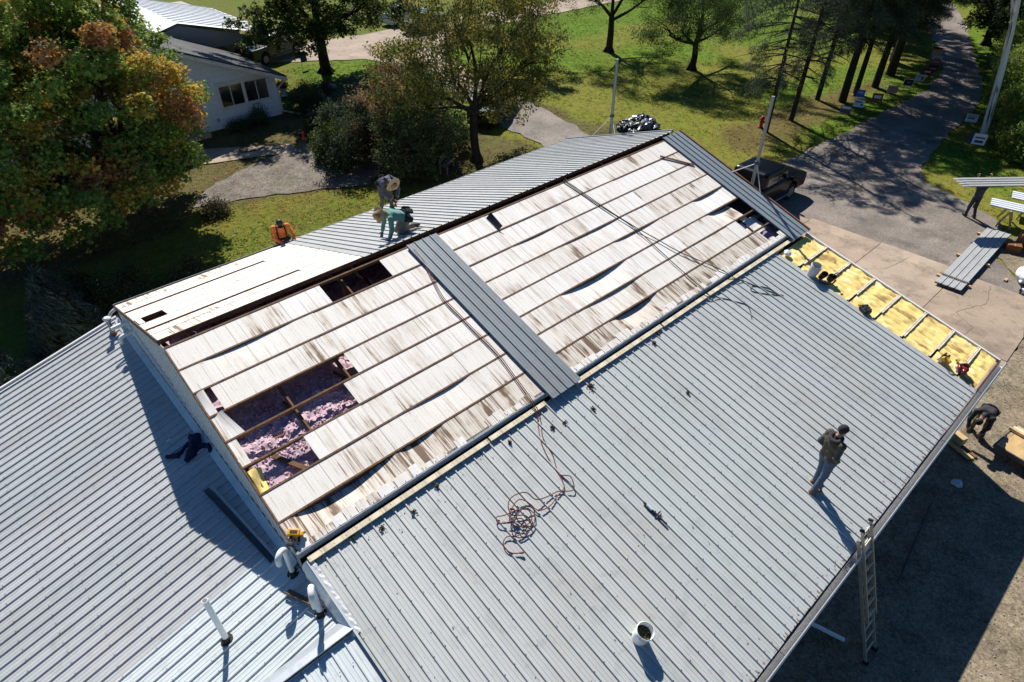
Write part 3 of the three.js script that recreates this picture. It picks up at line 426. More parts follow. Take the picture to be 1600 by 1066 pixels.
  const D = vent(WS(.28, -9.42, 0), 'capped grey vent pipe near the far corner'); part(D, 'pipe_boot', new THREE.CylinderGeometry(.06, .08, .07, 14).translate(0, .04, 0), mat({ color: 0x8a4a34 })); part(D, 'pipe', new THREE.CylinderGeometry(.05, .05, .46, 16).translate(0, .23, 0), M.steel); part(D, 'cap', merge([new THREE.CylinderGeometry(.095, .085, .07, 18).translate(0, .48, 0), new THREE.CylinderGeometry(.06, .1, .025, 18).translate(0, .528, 0)]), M.galv);
  const E_ = vent(V(-.02, -.12, -8.35), 'white elbow pipe leaving the gable wall'); part(E_, 'pipe', tube([V(.02, .02, 0), V(-.16, .02, .02), V(-.27, -.02, .03), V(-.3, -.16, .03)], .05, 12, 24), M.pvc);
  const F = vent(V(-.02, -.04, -8.75), 'short white pipe stub leaving the gable wall'); part(F, 'pipe', rod(V(.02, 0, 0), V(-.33, -.02, .02), .05, .05, 14), M.pvc);
  const H = vent(V(-.03, -.15, -9.62), 'bent white downspout at the far corner of the gable'); part(H, 'pipe', tube([V(.03, .05, -.03), V(-.1, -.02, -.03), V(-.22, -.2, -.05), V(-.24, -.44, -.08)], .04, 10, 24), M.whiteTrim);
}
// ---------------------------------------------------------------- grey house beyond the lawn
TX.brick = texture(512, 1.6, (u, v) => { const k = .9 + .1 * fb(u, v, 20, 20, 3, 5); return [k, k, k]; });
{
  const house = thing('grey_house', 'pale grey clapboard house with a white four pane window', 'house');
  const wallC = [mat({ color: 0xe4eaee, map: TX.brick }), mat({ color: 0xdfe6eb, map: TX.brick })], x0 = -3.25, x1 = 15.25, zf = -33, ridgeX = 6.0, ye = -2.12, slope = .41, top = (x) => ye + (x1 - Math.max(x, 2 * ridgeX - x)) * slope;
  // clapboards, each a lapped board with its own lower edge
  const win = [11.62, 14.78, -3.38, -1.9], door = [9.0, 10.0, -4.45, -2.2];
  for (let y = G, i = 0; y < 1.6; y += .15, i++) {
    const yt = Math.min(y + .15, 1.6); let a = x0, b = x1; if (yt > ye) { b = x1 - (yt - ye) / slope; a = 2 * ridgeX - b; }
    const segs = []; let cuts = [[a, b]]; for (const [wa, wb, wc, wd] of [win, door]) if (yt > wc + .02 && y < wd - .02) cuts = cuts.flatMap(([p, q]) => [[p, Math.min(q, wa)], [Math.max(p, wb), q]].filter(t => t[1] - t[0] > .05));
    for (const [p, q] of cuts) segs.push(sheet((u, v) => [lerp(p, q, u), y + (yt - y + .012) * v, zf + .02 * (1 - v), lerp(p, q, u), y + v * .15], 1, 1), sheet((u, v) => [lerp(p, q, u), y, zf + .02 - .02 * v, u, v], 1, 1));
    if (segs.length) part(house, 'clapboard', merge(segs), wallC[i % 2]);
  }
  part(house, 'wall', merge([box(x1 - .08, (G + ye) / 2, zf - 5.1, .12, ye - G, 10), box(x0 + .08, (G + ye) / 2, zf - 5.1, .12, ye - G, 10), box((x0 + x1) / 2, (G + ye) / 2, zf - 10.05, x1 - x0 - .1, ye - G, .12)]), wallC[0]);
  part(house, 'ceiling', box((x0 + x1) / 2, ye - .06, zf - 5.1, x1 - x0 - .3, .06, 9.8), M.whiteTrim); part(house, 'floor', box((x0 + x1) / 2, G + .1, zf - 5.1, x1 - x0 - .3, .06, 9.8), M.oldWood); part(house, 'partition', box((x0 + x1) / 2, (G + ye) / 2, zf - 4, x1 - x0 - .3, ye - G - .2, .1), mat({ color: 0x958b80 }));
  part(house, 'gable_backing', (() => { const s = new THREE.Shape([[x0 + .1, ye], [x1 - .1, ye], [ridgeX, top(ridgeX) - .03]].map(p => new THREE.Vector2(...p))); const g = new THREE.ExtrudeGeometry(s, { depth: .1, bevelEnabled: false }); g.translate(0, 0, zf - .14); return mUV(g); })(), wallC[0]);
  const shingle = mat({ color: 0x5d5e61, map: TX.asph, bumpMap: TX.gravelB, bumpScale: .01, roughness: .95 });
  for (const sg of [1, -1]) { const f = (d, zz, h) => [ridgeX + sg * d, top(ridgeX) - d * slope + h, zz]; const D = x1 - ridgeX + .55;
    const rf = part(house, 'roof', slab((u, v) => { const q = f(u * D, lerp(zf + .45, zf - 10.4, v), .12); return sg > 0 ? q : [q[0], q[1], lerp(zf - 10.4, zf + .45, v)]; }, 2, 2, .09), shingle);
    for (let c = 0; c < 30; c++) { const d = D * (c + .5) / 30, a = f(d, zf + .45, .126), b = f(d + D / 30, zf - 10.4, .122); part(rf, 'shingle_course', sheet((u, v) => [lerp(a[0], b[0], u), lerp(a[1], b[1] + .012, 1 - u) + .0 - D / 30 * slope * (0), lerp(a[2], b[2], v)].map((q, k) => k === 1 ? lerp(f(d, 0, .128)[1], f(d + D / 30, 0, .134)[1], u) : q), 1, 1), shingle); if (sg < 0) break; }
    part(house, 'rake_board', beam(V(...f(0, zf + .44, .0)), V(...f(D, zf + .44, .0)), .025, .2, V(0, 1, 0)), M.whiteTrim);
    part(house, 'soffit', slab((u, v) => { const q = f(u * D, lerp(zf + .42, zf, v), -.02); return q; }, 1, 1, .01), M.whiteTrim); }
  part(house, 'gutter', box(x1 + .6, ye - .28, zf - 5, .11, .1, 10.8, .02), M.whiteTrim);
  const ds = part(house, 'downspout', merge([beam(V(x1 + .6, ye - .3, zf + .1), V(x1 + .02, ye - .75, zf + .1), .07, .07), beam(V(x1 + .02, ye - .75, zf + .1), V(x1 + .02, G + .2, zf + .1), .07, .07, V(0, 0, 1)), beam(V(x1 + .02, G + .22, zf + .1), V(x1 + .7, G + .1, zf + 1.0), .07, .07)]), M.whiteTrim);
  const glass = new THREE.MeshPhysicalMaterial({ color: 0xffffff, transmission: 1, thickness: 0, roughness: .04, ior: 1.5, side: THREE.DoubleSide });
  const W = part(house, 'window', merge([box((win[0] + win[1]) / 2, win[3] - .05, zf + .03, win[1] - win[0] + .06, .14, .09), box((win[0] + win[1]) / 2, win[2] + .05, zf + .03, win[1] - win[0] + .06, .14, .09), ...[win[0] + .05, (win[0] + win[1]) / 2, win[1] - .05].map((x, i) => box(x, (win[2] + win[3]) / 2, zf + .03, i === 1 ? .18 : .15, win[3] - win[2] - .2, .08))]), M.whiteTrim);
  for (let k = 0; k < 4; k++) { const a = win[0] + .1 + (k >> 1) * 1.58 + (k & 1) * .69, w = .68; part(W, 'pane', box(a + w / 2, (win[2] + win[3]) / 2, zf - .0 + (k & 1) * .02, w, win[3] - win[2] - .2, .006), glass); if (k & 1) part(W, 'meeting_rail', box(a, (win[2] + win[3]) / 2, zf + .02, .045, win[3] - win[2] - .2, .05), M.whiteTrim); }
  const dr = part(house, 'door', merge([box(9.5, -3.33, zf + .0, .86, 2.1, .05)]), mat({ color: 0x20242a, roughness: .4 })); part(dr, 'door_frame', merge([box(9.04, -3.3, zf + .03, .1, 2.25, .1), box(9.96, -3.3, zf + .03, .1, 2.25, .1), box(9.5, -2.2, zf + .03, 1.02, .1, .1)]), M.whiteTrim); part(dr, 'rail', box(9.5, -3.6, zf + .05, .8, .08, .04), M.whiteTrim);
  for (const [x, y, s] of [[10.85, -3.98, .16], [11.25, -3.9, .22]]) part(house, 'outlet_box', box(x, y, zf + .05, s * .7, s, .08, .01), x > 11 ? M.greyTrim : M.whiteTrim);
  part(house, 'step', box(9.6, G + .12, zf + .5, 1.5, .24, 1.0, .01), M.conc[2]);
  // white metal roofed building behind
  const barn = thing('white_roofed_shed', 'building with a bright white ribbed metal roof behind the grey house', 'shed');
  const bx = 19.2, bz = -46, bl = 12;
  part(barn, 'wall', box(bx - 6, (G - 1.7) / 2, bz - 6, 11.4, -1.7 - G, 11.4), mat({ color: 0x8d8a82 }));
  for (let k = 0; k < 13; k++) { const z = -52.2 + k * PW; const m = part(barn, 'roof_sheet', sheet((u, v) => [u * 6.6, 0, 0, u, v].map((q, i) => i === 2 ? v * (PW - .01) : q), 1, 1), M.whiteRoof); const ang = Math.atan(.25); m.rotation.z = -ang; m.position.set(bx - 6.4, .05, z); part(m, 'seam', box(3.3, .03, 0, 6.6, .06, .04), M.whiteRoof); }
  for (let k = 0; k < 13; k++) { const z = -52.2 + k * PW; const m = part(barn, 'roof_sheet', sheet((u, v) => [-u * 6.6, 0, v * (PW - .01), u, v], 1, 1), M.whiteRoof); m.rotation.z = Math.atan(.25); m.position.set(bx - 6.4, .045, z); }
  part(barn, 'fascia', box(bx - 6.4, -.9, bz + 5.75, .1, .1, .1), M.whiteTrim); part(barn, 'eave_trim', box(bx + .02, -1.6, bz, .06, .18, 12), M.whiteTrim);
  part(barn, 'gable_wall', (() => { const s = new THREE.Shape([[bx - 12.2, -1.7], [bx - .6, -1.7], [bx - 6.4, -.1]].map(p => new THREE.Vector2(...p))); const g = new THREE.ExtrudeGeometry(s, { depth: .1, bevelEnabled: false }); g.translate(0, 0, bz + 5.6); return mUV(g); })(), mat({ color: 0x9a978f }));
}
// ---------------------------------------------------------------- trees and shrubs
TX.bark = texture(256, 1, (u, v) => { const k = .55 + .45 * fb(u, v, 18, 4, 4, 3); return [k, k * .95, k * .88]; });
M.bark = mat({ color: 0x5a4c40, map: TX.bark, bumpMap: TX.bark, bumpScale: .02, roughness: .95 }); M.barkDark = mat({ color: 0x40362e, map: TX.bark, bumpMap: TX.bark, bumpScale: .02, roughness: .95 });
TX.birch = texture(256, 1, (u, v) => { const d = sstep(.62, .7, fb(u, v, 5, 26, 3, 5)) * sstep(.45, .6, fb(u, v, 4, 5, 2, 9)); return mix3([.86, .84, .80], [.16, .14, .13], d); }); M.birch = mat({ color: 0xf0eeea, map: TX.birch, roughness: .8 });
const leafMat = (t = .35) => new THREE.MeshPhysicalMaterial({ color: 0xffffff, roughness: .75, transmission: t, thickness: 0, side: THREE.DoubleSide, ior: 1.3, specularIntensity: .3 });
M.leaf = leafMat(.5); M.needle = matte({ color: 0xffffff, roughness: .9 });
// a twig's worth of leaves: folded rhombic blades around a centre
function clump(n, size, spread, seed, narrow = .62) {
  const r = RNG(seed), P = [], U = [];
  for (let k = 0; k < n; k++) {
    const c = V(r() - .5, (r() - .5) * .8, r() - .5).multiplyScalar(2 * spread), d = V(r() - .5, (r() - .65) * .9, r() - .5).normalize(), up = V((r() - .5) * 1.2, 1, (r() - .5) * 1.2).normalize(), s = d.clone().cross(up).normalize(), f = s.clone().cross(d);
    const L = size * (.7 + r() * .6), w = L * narrow * .5, a = c, m = c.clone().addScaledVector(d, L * .45), t = c.clone().addScaledVector(d, L).addScaledVector(f, -L * .12), l = m.clone().addScaledVector(s, w).addScaledVector(f, w * .35), q = m.clone().addScaledVector(s, -w).addScaledVector(f, w * .35);
    for (const v of [a, l, m, l, t, m, a, m, q, q, m, t]) { P.push(v.x, v.y, v.z); U.push(0, 0); }
  }
  const g = new THREE.BufferGeometry(); g.setAttribute('position', new THREE.Float32BufferAttribute(P, 3)); g.setAttribute('uv', new THREE.Float32BufferAttribute(U, 2)); g.computeVertexNormals(); return g;
}
const CL_ = { maple: clump(10, .15, .2, 2, .9), broad: clump(9, .13, .2, 4, .6), fine: clump(12, .10, .2, 6, .45), sprig: clump(10, .22, .16, 8, .12), big: clump(8, .24, .24, 9, .6) };
const col = (r, g, b) => new THREE.Color().setRGB(r, g, b);
function limb(a, b, r0, r1, bow, r, seg = 7) { const m = a.clone().lerp(b, .5).add(V((r() - .5) * bow, (r() - .3) * bow, (r() - .5) * bow)); const g = new THREE.TubeGeometry(new THREE.CatmullRomCurve3([a, m, b]), 6, 1, seg); const p = g.attributes.position, n = g.attributes.normal; for (let i = 0; i < p.count; i++) { const t = Math.floor(i / (seg + 1)) / 6, rad = lerp(r0, r1, t); p.setXYZ(i, p.getX(i) + n.getX(i) * (rad - 1), p.getY(i) + n.getY(i) * (rad - 1), p.getZ(i) + n.getZ(i) * (rad - 1)); } return g; }
function crownMesh(geo, list, m, r) { const I = new THREE.InstancedMesh(geo, m, list.length), o = new THREE.Object3D(); list.forEach((q, k) => { o.position.copy(q.p); o.rotation.set((r() - .5) * 1.2, r() * 6.28, (r() - .5) * 1.2); if (q.rot) o.rotation.set(...q.rot); o.scale.setScalar(q.s); o.updateMatrix(); I.setMatrixAt(k, o.matrix); I.setColorAt(k, q.c); }); I.castShadow = I.receiveShadow = true; return I; }
// lobes: [x,y,z,rx,ry,rz,weight] relative to the foot; tone(p, r) gives a leaf colour
function tree(o) {
  const r = RNG(o.seed), t = thing(o.name, o.label, o.category ?? 'tree', o.at, 0, o.group), parts = [], leaves = [];
  const top = V(o.lean?.[0] ?? 0, o.fork, o.lean?.[1] ?? 0), bm = o.bark ?? M.bark;
  if (o.trunk) {
    part(t, 'trunk', merge([limb(V(0, -.1, 0), top, o.trunk, o.trunk * .72, .3, r, 10), ...[0, 1, 2, 3, 4].map(k => limb(V(Math.cos(k * 1.26) * o.trunk * 1.5, -.12, Math.sin(k * 1.26) * o.trunk * 1.5), V(Math.cos(k * 1.26) * o.trunk * .4, .5, Math.sin(k * 1.26) * o.trunk * .4), o.trunk * .4, o.trunk * .3, .02, r))]), bm);
    for (const L of o.lobes) { const c = V(L[0], L[1], L[2]); const start = top.clone().lerp(V(0, o.fork * .6, 0), r() * .5); const mid = start.clone().lerp(c, .8); parts.push(limb(start, mid, o.trunk * .5, o.trunk * .18, .5, r)); for (let k = 0; k < (o.twigs ?? 5); k++) { const e = c.clone().add(V((r() - .5) * 1.7 * L[3], (r() - .4) * 1.6 * L[4], (r() - .5) * 1.7 * L[5])); parts.push(limb(start.clone().lerp(mid, .5 + r() * .5), e, o.trunk * .16, o.trunk * .04, .3, r, 5)); } }
    if (parts.length) part(t, 'branches', merge(parts), bm);
  }
  const W = o.lobes.reduce((s, L) => s + (L[6] ?? 1) * L[3] * L[4] * L[5], 0);
  for (const L of o.lobes) { const n = Math.round(o.n * (L[6] ?? 1) * L[3] * L[4] * L[5] / W); const subs = []; const ns = Math.max(5, Math.round(n / (o.per ?? 26)));
    for (let k = 0; k < ns; k++) { const d = V(r() - .5, r() - .5, r() - .5).normalize(), q = Math.cbrt(lerp(o.hollow ?? .25, 1, r())) * (1 + (r() - .5) * .16); subs.push(V(L[0] + d.x * q * L[3], L[1] + d.y * q * L[4], L[2] + d.z * q * L[5])); }
    for (let k = 0; k < n; k++) { const s = subs[Math.floor(r() * ns)], R = o.puff ?? .5, d = V(r() - .5, r() - .5, r() - .5).normalize().multiplyScalar(R * Math.cbrt(r())); const p = s.clone().add(V(d.x, d.y * .7, d.z)); if (p.y < (o.floor ?? .2)) continue; leaves.push({ p, s: .7 + r() * .6, c: o.tone(p, r, s) }); } }
  const cr = crownMesh(o.geo, leaves, o.leafM ?? M.leaf, r); cr.name = 'crown'; cr.userData.kind = 'stuff'; t.add(cr); return t;
}
const shade = (c, k) => col(c[0] * k, c[1] * k, c[2] * k);
const pick = (r, list) => list[Math.floor(r() * list.length)];
// the big maple turning red on the left
tree({ name: 'maple_tree', label: 'large maple turning red and orange over green, beside the grey house', at: [4.3, G, -24.6], seed: 3, trunk: .3, fork: 2.6, lean: [-.4, 0], geo: CL_.maple, n: 15500, per: 30, puff: .6, hollow: .5, floor: .7,
  lobes: [[-1.5, 5.2, 0, 4.4, 3.6, 4.0, 1], [.9, 4.6, .6, 2.5, 2.6, 2.8, 1.1], [-4.6, 4.6, 1.2, 3.2, 3.2, 3.2, 1], [-2, 8.2, -.4, 3.8, 2.8, 3.4, 1], [-6.6, 6.6, 0, 3, 3, 3, .8], [-2.4, 3.0, 2.2, 3.0, 1.9, 2.2, 1], [0, 6.9, -.6, 2.4, 2.2, 2.4, 1], [-7.2, 3.6, 1.6, 2.6, 2.0, 2.4, .8], [1.3, 3.0, 1.2, 1.5, 1.5, 1.5, 1], [-.6, 2.3, 1.8, 2.2, 1.5, 1.6, 1.1], [.4, 8.0, -2.6, 2.4, 2.4, 2.4, .9], [2.0, 4.4, -2.6, 2.0, 2.0, 2.0, 1], [2.0, 6.0, -3.6, 1.7, 1.8, 1.8, 1], [-3, 11, -1, 4, 2.4, 3.6, .7], [-4.8, 2.4, 2.4, 2.0, 1.4, 1.6, 1]],
  tone: (p, r, s) => { const n = nz(s.x * 1.5 + 7, s.y * 1.5 + s.z * .8, 6), e = nz(s.x * .35, s.y * .4 + s.z * .3 + 9, 26); const k = 1.15 + r() * .9; if (n + e * .5 > .905) return shade(pick(r, [[.34, .17, .08], [.38, .22, .07], [.28, .15, .07]]), k); if (n + e * .5 > .79) return shade(pick(r, [[.40, .26, .05], [.33, .25, .05], [.24, .24, .05]]), k); return shade(pick(r, [[.13, .20, .04], [.17, .23, .045], [.10, .16, .04], [.22, .25, .05]]), k); } });
const greenTone = (pal, extra) => (p, r, s) => shade(r() < (extra?.[1] ?? 0) ? extra[0] : pick(r, pal), .65 + r() * .7);
tree({ name: 'shade_tree', label: 'round dark green tree standing by the back driveway right of the house', at: [21.9, G, -39.2], seed: 13, trunk: .42, fork: 2.6, geo: CL_.big, n: 6400, puff: .7, hollow: .2, floor: 1.5, bark: M.barkDark,
  lobes: [[-3.4, 3.9, 1, 3.2, 1.7, 3.0], [1, 4.2, 1, 3.6, 1.6, 3.0], [0, 7, 0, 5, 3.0, 4.4], [4.6, 4.2, 0, 3.0, 1.9, 2.8], [-1.2, 3.0, 2.6, 2.2, 1.1, 1.8], [-4.2, 9.6, .6, 3.6, 2.6, 3.4], [.6, 10.6, 0, 3.6, 2.8, 3.4]], tone: greenTone([[.08, .12, .025], [.10, .14, .025], [.06, .10, .03], [.15, .18, .03]], [[.3, .24, .04], .06]) });
tree({ name: 'yellowing_tree', label: 'tall thin crowned tree with yellowing leaves behind the far roof edge', at: [19.5, G, -18.9], seed: 23, trunk: .24, fork: 3.0, lean: [.2, -.4], geo: CL_.broad, n: 5000, per: 10, puff: .46, hollow: .15, floor: 1.4, twigs: 9, bark: M.barkDark,
  lobes: [[-2.0, 5.2, -.5, 2.2, 2.0, 2.0, .8], [1.2, 5.2, -.6, 2.0, 2.2, 2.0, .9], [3.6, 4.0, -.6, 1.9, 1.9, 1.8, .9], [0, 7.6, -.6, 3.0, 2.0, 2.4, .9], [4.0, 6.4, -1, 2.0, 1.8, 1.8, .8], [-2.6, 3.0, -1.4, 1.6, 1.2, 1.4, .6], [2.6, 2.3, -.2, 1.7, .9, 1.2, .9], [-3.4, 4.6, -1.6, 2, 1.8, 1.8, .8], [5.0, 4.8, -.4, 1.9, 1.6, 1.6, .8], [2.0, 3.4, -.6, 2, 1.3, 1.4, .9]], tone: greenTone([[.15, .18, .045], [.20, .21, .05], [.27, .26, .06], [.11, .14, .04]], [[.40, .30, .06], .2]) });
tree({ name: 'roadside_tree', label: 'small slim tree half hidden behind the yellowing tree', at: [34.8, G, -30.5], seed: 29, trunk: .2, fork: 2.2, geo: CL_.broad, n: 1500, puff: .6, floor: 1.6, lobes: [[0, 4.4, 0, 2.4, 2, 2.2], [-1.5, 5.6, 0, 2, 2, 2]], tone: greenTone([[.06, .08, .02], [.10, .11, .025]], [[.25, .19, .04], .2]) });
tree({ name: 'lawn_tree', label: 'open tree with a forked trunk on the lawn, left of its pair', at: [41.7, G, -28.7], seed: 33, trunk: .3, fork: 2.6, geo: CL_.fine, n: 4200, per: 16, puff: .6, floor: 2.4, twigs: 6, bark: M.barkDark, group: 'trees on the lawn',
  lobes: [[-3.0, 4.6, 0, 2.4, 1.6, 2.4, .5], [2.4, 5.4, 0, 2.8, 2.2, 2.6, .7], [0, 8, 0, 4.6, 2.8, 4.2, 1.3], [4.0, 3.9, 1, 2.0, 1.2, 2.0, .9]], tone: greenTone([[.09, .14, .04], [.11, .16, .04], [.14, .19, .05]]) });
tree({ name: 'lawn_tree', label: 'wide grey green tree on the lawn, right of its pair', at: [42.3, G, -21.1], seed: 43, trunk: .26, fork: 1.9, geo: CL_.fine, n: 6800, per: 20, puff: .6, floor: 1.0, twigs: 8, bark: M.barkDark, group: 'trees on the lawn',
  lobes: [[-3.6, 3.6, .6, 2.4, 1.6, 2.2, 1.1], [3.4, 3.2, 0, 2.6, 1.8, 2.4, 1], [0, 6.6, 0, 4.6, 2.8, 4.0, 1.2], [-5.2, 3.4, .6, 1.8, 1.5, 1.8, 1], [4.8, 2.2, -.6, 1.6, 1.3, 1.6, .9], [-1, 4.2, 1, 2.4, 1.6, 2.0, .9]], tone: greenTone([[.10, .15, .05], [.12, .17, .06], [.15, .21, .06], [.08, .11, .05]]) });
// shrubs round the far wall
const shrub = (label, at, R, n, pal, extra, seed, geo = CL_.broad, h = 1, grp) => tree({ name: 'shrub', label, category: 'shrub', at, seed, trunk: .07, fork: .5 * h, geo, n, per: 14, puff: .42, hollow: .3, floor: .12, twigs: 4, lobes: [[0, R * h * .95, 0, R, R * h, R, 1], [-R * .6, R * h * .6, R * .3, R * .7, R * h * .6, R * .7, 1], [R * .6, R * h * .65, -R * .2, R * .7, R * h * .65, R * .7, 1]], tone: greenTone(pal, extra), group: grp });
const dk = [[.08, .12, .045], [.11, .15, .06], [.14, .18, .075], [.06, .10, .035]], rust = [[.36, .16, .10], [.26, .17, .09], [.14, .16, .07], [.42, .22, .13]];
shrub('rust red topped shrub in the middle of the thicket behind the roof', [16.9, G, -22.6], 2.3, 2200, rust, [[.10, .13, .05], .2], 51, CL_.broad, 1.05);
shrub('dark green shrub against the far roof edge, under the rust red one', [16.3, G, -19.9], 1.9, 1900, dk, [[.14, .07, .04], .08], 52, CL_.broad, 1.0);
shrub('dark green shrub at the right of the thicket', [19.0, G, -21.6], 1.8, 1500, dk, null, 53, CL_.broad, 1.15);
shrub('grey green shrub at the left of the thicket', [14.2, G, -23.0], 1.5, 1300, [[.07, .10, .05], [.055, .08, .04], [.09, .12, .055]], null, 54, CL_.broad, 1.2);
shrub('low bright green bush beside the bird feeder', [14.0, G, -24.6], .95, 700, [[.11, .15, .02], [.08, .12, .02]], null, 55, CL_.broad, .9);
shrub('yellow green bush behind the thicket near the driveway', [20.2, G, -27.6], 1.0, 600, [[.13, .14, .025], [.10, .12, .02]], [[.3, .2, .03], .2], 56);
shrub('thin leaved young tree reaching above the thicket', [22.0, G, -26.4], 1.7, 500, [[.10, .12, .03], [.08, .10, .025]], [[.26, .2, .05], .25], 57, CL_.broad, 1.5);
shrub('dark bush under the window of the grey house', [13.2, G, -32.2], .55, 260, dk, null, 58, CL_.fine, .8); shrub('dark bush at the corner of the grey house', [16.9, G, -32.6], 1.0, 620, dk, null, 59, CL_.fine, .7); shrub('weedy bush below the wall of the grey house', [11.9, G, -32.2], .4, 160, dk, null, 60, CL_.fine, .7);
shrub('low brown bush in the garden bed', [18.4, G, -34.6], .9, 420, [[.10, .08, .05], [.07, .07, .03]], null, 61, CL_.fine, .6); shrub('dry grassy bush at the mouth of the garden bed', [15.6, G, -28.6], .9, 500, [[.09, .09, .03], [.06, .07, .025]], null, 62, CL_.sprig, .8);
shrub('small weed bush by the gravel drive', [6.6, G, -22.2], .45, 220, [[.10, .08, .04], [.07, .07, .03]], null, 63, CL_.fine, .9);
// conifers
function conifer(o) {
  const r = RNG(o.seed), t = thing(o.name ?? 'pine_tree', o.label, 'tree', o.at, 0, o.group), parts = [], leaves = [];
  const top = V((o.lean?.[0] ?? 0), o.h, (o.lean?.[1] ?? 0)); part(t, 'trunk', limb(V(0, -.1, 0), top, o.r, .03, .2, r, 10), o.bark ?? M.barkDark);
  for (let y = o.y0; y < o.h - .2; y += o.gap * (.7 + r() * .6)) { const f = (y - o.y0) / (o.h - o.y0), len = o.R * (o.shape === 'cone' ? (1 - f) * .95 + .05 : Math.sin(Math.PI * clamp(.18 + f * .8)) * .9 + .15) * (.65 + r() * .6), nb = o.nb ?? 4;
    for (let b = 0; b < nb; b++) { const a = r() * 6.28, base = V(top.x * y / o.h, y, top.z * y / o.h), e = base.clone().add(V(Math.cos(a) * len, (r() - .35) * .3 - len * (o.droop ?? .25), Math.sin(a) * len)); parts.push(limb(base, e, .035 * (1 - f) + .012, .006, .2, r, 4)); const m = Math.max(3, Math.round(len * (o.dens ?? 7))); if (y < (o.bare ?? 0) && r() < .55) continue;
      for (let k = 0; k < m; k++) { const q = lerp(.25, 1, Math.sqrt(r())), p = base.clone().lerp(e, q).add(V((r() - .5) * .5 * len * .35, -r() * .25 * q + .1 * Math.sin(q * 3), (r() - .5) * .5 * len * .35)); leaves.push({ p, s: (.7 + r() * .7) * (o.ls ?? 1), c: shade(pick(r, o.pal), .7 + r() * .6), rot: [(r() - .5) * .6, -a, -.4 + (r() - .5) * .6] }); } } }
  part(t, 'branches', merge(parts), o.bark ?? M.barkDark); const cr = crownMesh(CL_.sprig, leaves, M.needle, r); cr.name = 'crown'; cr.userData.kind = 'stuff'; t.add(cr); return t;
}
const ndl = [[.09, .11, .06], [.11, .13, .07], [.13, .15, .09], [.07, .09, .05]];
const ord = ['nearest', 'second', 'third', 'fourth', 'fifth', 'sixth', 'seventh and farthest'];
[[34.7, -10.5, .13], [37.6, -10.5, .16], [42.5, -11.3, .17], [43.3, -10.0, .27], [45.7, -10.2, .19], [48.0, -9.9, .26], [51.7, -10.4, .34]].forEach(([x, z, r], i) => conifer({ label: `${ord[i]} of the seven pines along the left edge of the road`, at: [x, G, z], seed: 70 + i * 3, h: 12 + (i * 37 % 5) * .6, r, y0: 2.6 + (i > 2 ? 1.1 : 0), bare: 5.4, gap: i < 2 ? .42 : .3, R: 2.6 + (i > 2 ? .6 : 0), droop: .28, dens: i < 3 ? 12 : 16, pal: i > 3 ? [[.06, .085, .045], [.075, .095, .055], [.05, .07, .04]] : ndl, lean: [.35, -.1], group: 'pines along the road' }));
[[55.5, -11.8], [60, -13.5], [65, -17], [80, -24.5], [70, -20], [76, -26], [84, -30]].forEach(([x, z], i) => conifer({ label: ['dark spruce just past the end of the pine row', 'dark spruce at the bend of the road', 'dark spruce beyond the bend of the road', 'dark spruce far past the bend, left of the road', 'last dark spruce at the top edge near the road', 'dark spruce far past the bend, right in front of the woods', 'dark spruce at the back of the bright lawn'][i], name: 'spruce_tree', at: [x, G, z], seed: 120 + i, h: 11 + i % 3, r: .28, y0: 2.6, gap: .28, R: 3.0, droop: .22, dens: 13, ls: 1.25, pal: [[.03, .045, .03], [.04, .055, .035], [.025, .038, .025]], group: 'dark spruces' }));
[[60.5, -5.2], [66, -8.6], [74, -11]].forEach(([x, z], i) => tree({ name: 'roadside_oak', label: ['dark broad tree overhanging the right side of the road bend', 'dark broad tree beyond the right side of the road bend', 'far dark broad tree past the road bend'][i], at: [x, G, z], seed: 140 + i, trunk: .3, fork: 2.2, geo: CL_.big, n: 2600, puff: .8, hollow: .2, floor: 1.2, bark: M.barkDark, lobes: [[0, 4.8, 0, 3.4, 2.6, 3.2], [-2.2, 3.4, .6, 2.4, 1.7, 2.2], [1, 7.6, 0, 3.2, 2.4, 3]], tone: greenTone([[.035, .06, .025], [.045, .075, .03], [.06, .09, .03]]) }));
{ // the birch on the right and the bushes round it
  const b = thing('birch_tree', 'white barked leaning birch beside the road at the right edge', 'tree', [42.1, G, -1.3]), r = RNG(150);
  part(b, 'trunk', limb(V(0, -.1, 0), V(-.1, 8.2, -1.4), .2, .12, .2, r, 12), M.birch); part(b, 'branch', limb(V(-.06, 6.0, -1.0), V(-1.3, 8.4, -1.6), .09, .04, .2, r), M.birch); part(b, 'branch', limb(V(-.08, 7.6, -1.3), V(.9, 10, -.9), .09, .03, .2, r), M.birch);
  const L = []; for (let k = 0; k < 900; k++) { const p = V((r() - .5) * 5, 8.4 + r() * 3.4, -1.2 + (r() - .5) * 5); L.push({ p, s: .8 + r() * .5, c: shade(pick(r, [[.08, .11, .02], [.12, .13, .02], [.06, .09, .02]]), .7 + r() * .6) }); } const c = crownMesh(CL_.broad, L, M.leaf, r); c.name = 'crown'; c.userData.kind = 'stuff'; b.add(c);
}
const rg = [[.22, .32, .06], [.18, .27, .055], [.13, .2, .05], [.3, .34, .07]];
[[45.6, -1.2, 1.7, 1.5, 'bright green bush behind the birch trunk'], [43.0, -.1, 1.4, 1.3, 'bright green bush right of the birch foot'], [49.4, -1.9, 2.0, 1.6, 'tall green bush behind the birch at the right edge'], [54.2, -3.4, 1.5, 1.6, 'small green tree by the road above the birch signs'], [41.2, 1.0, 1.2, .9, 'low dark bush at the right edge below the birch'], [56.5, -2.2, 2.3, 1.9, 'tall dark bush at the right edge behind the birch']].forEach(([x, z, R, h, l], i) => shrub(l, [x, G, z], R, 2100 + i * 60, rg, [[.3, .25, .05], .06], 160 + i, CL_.broad, h, 'bushes round the birch'));
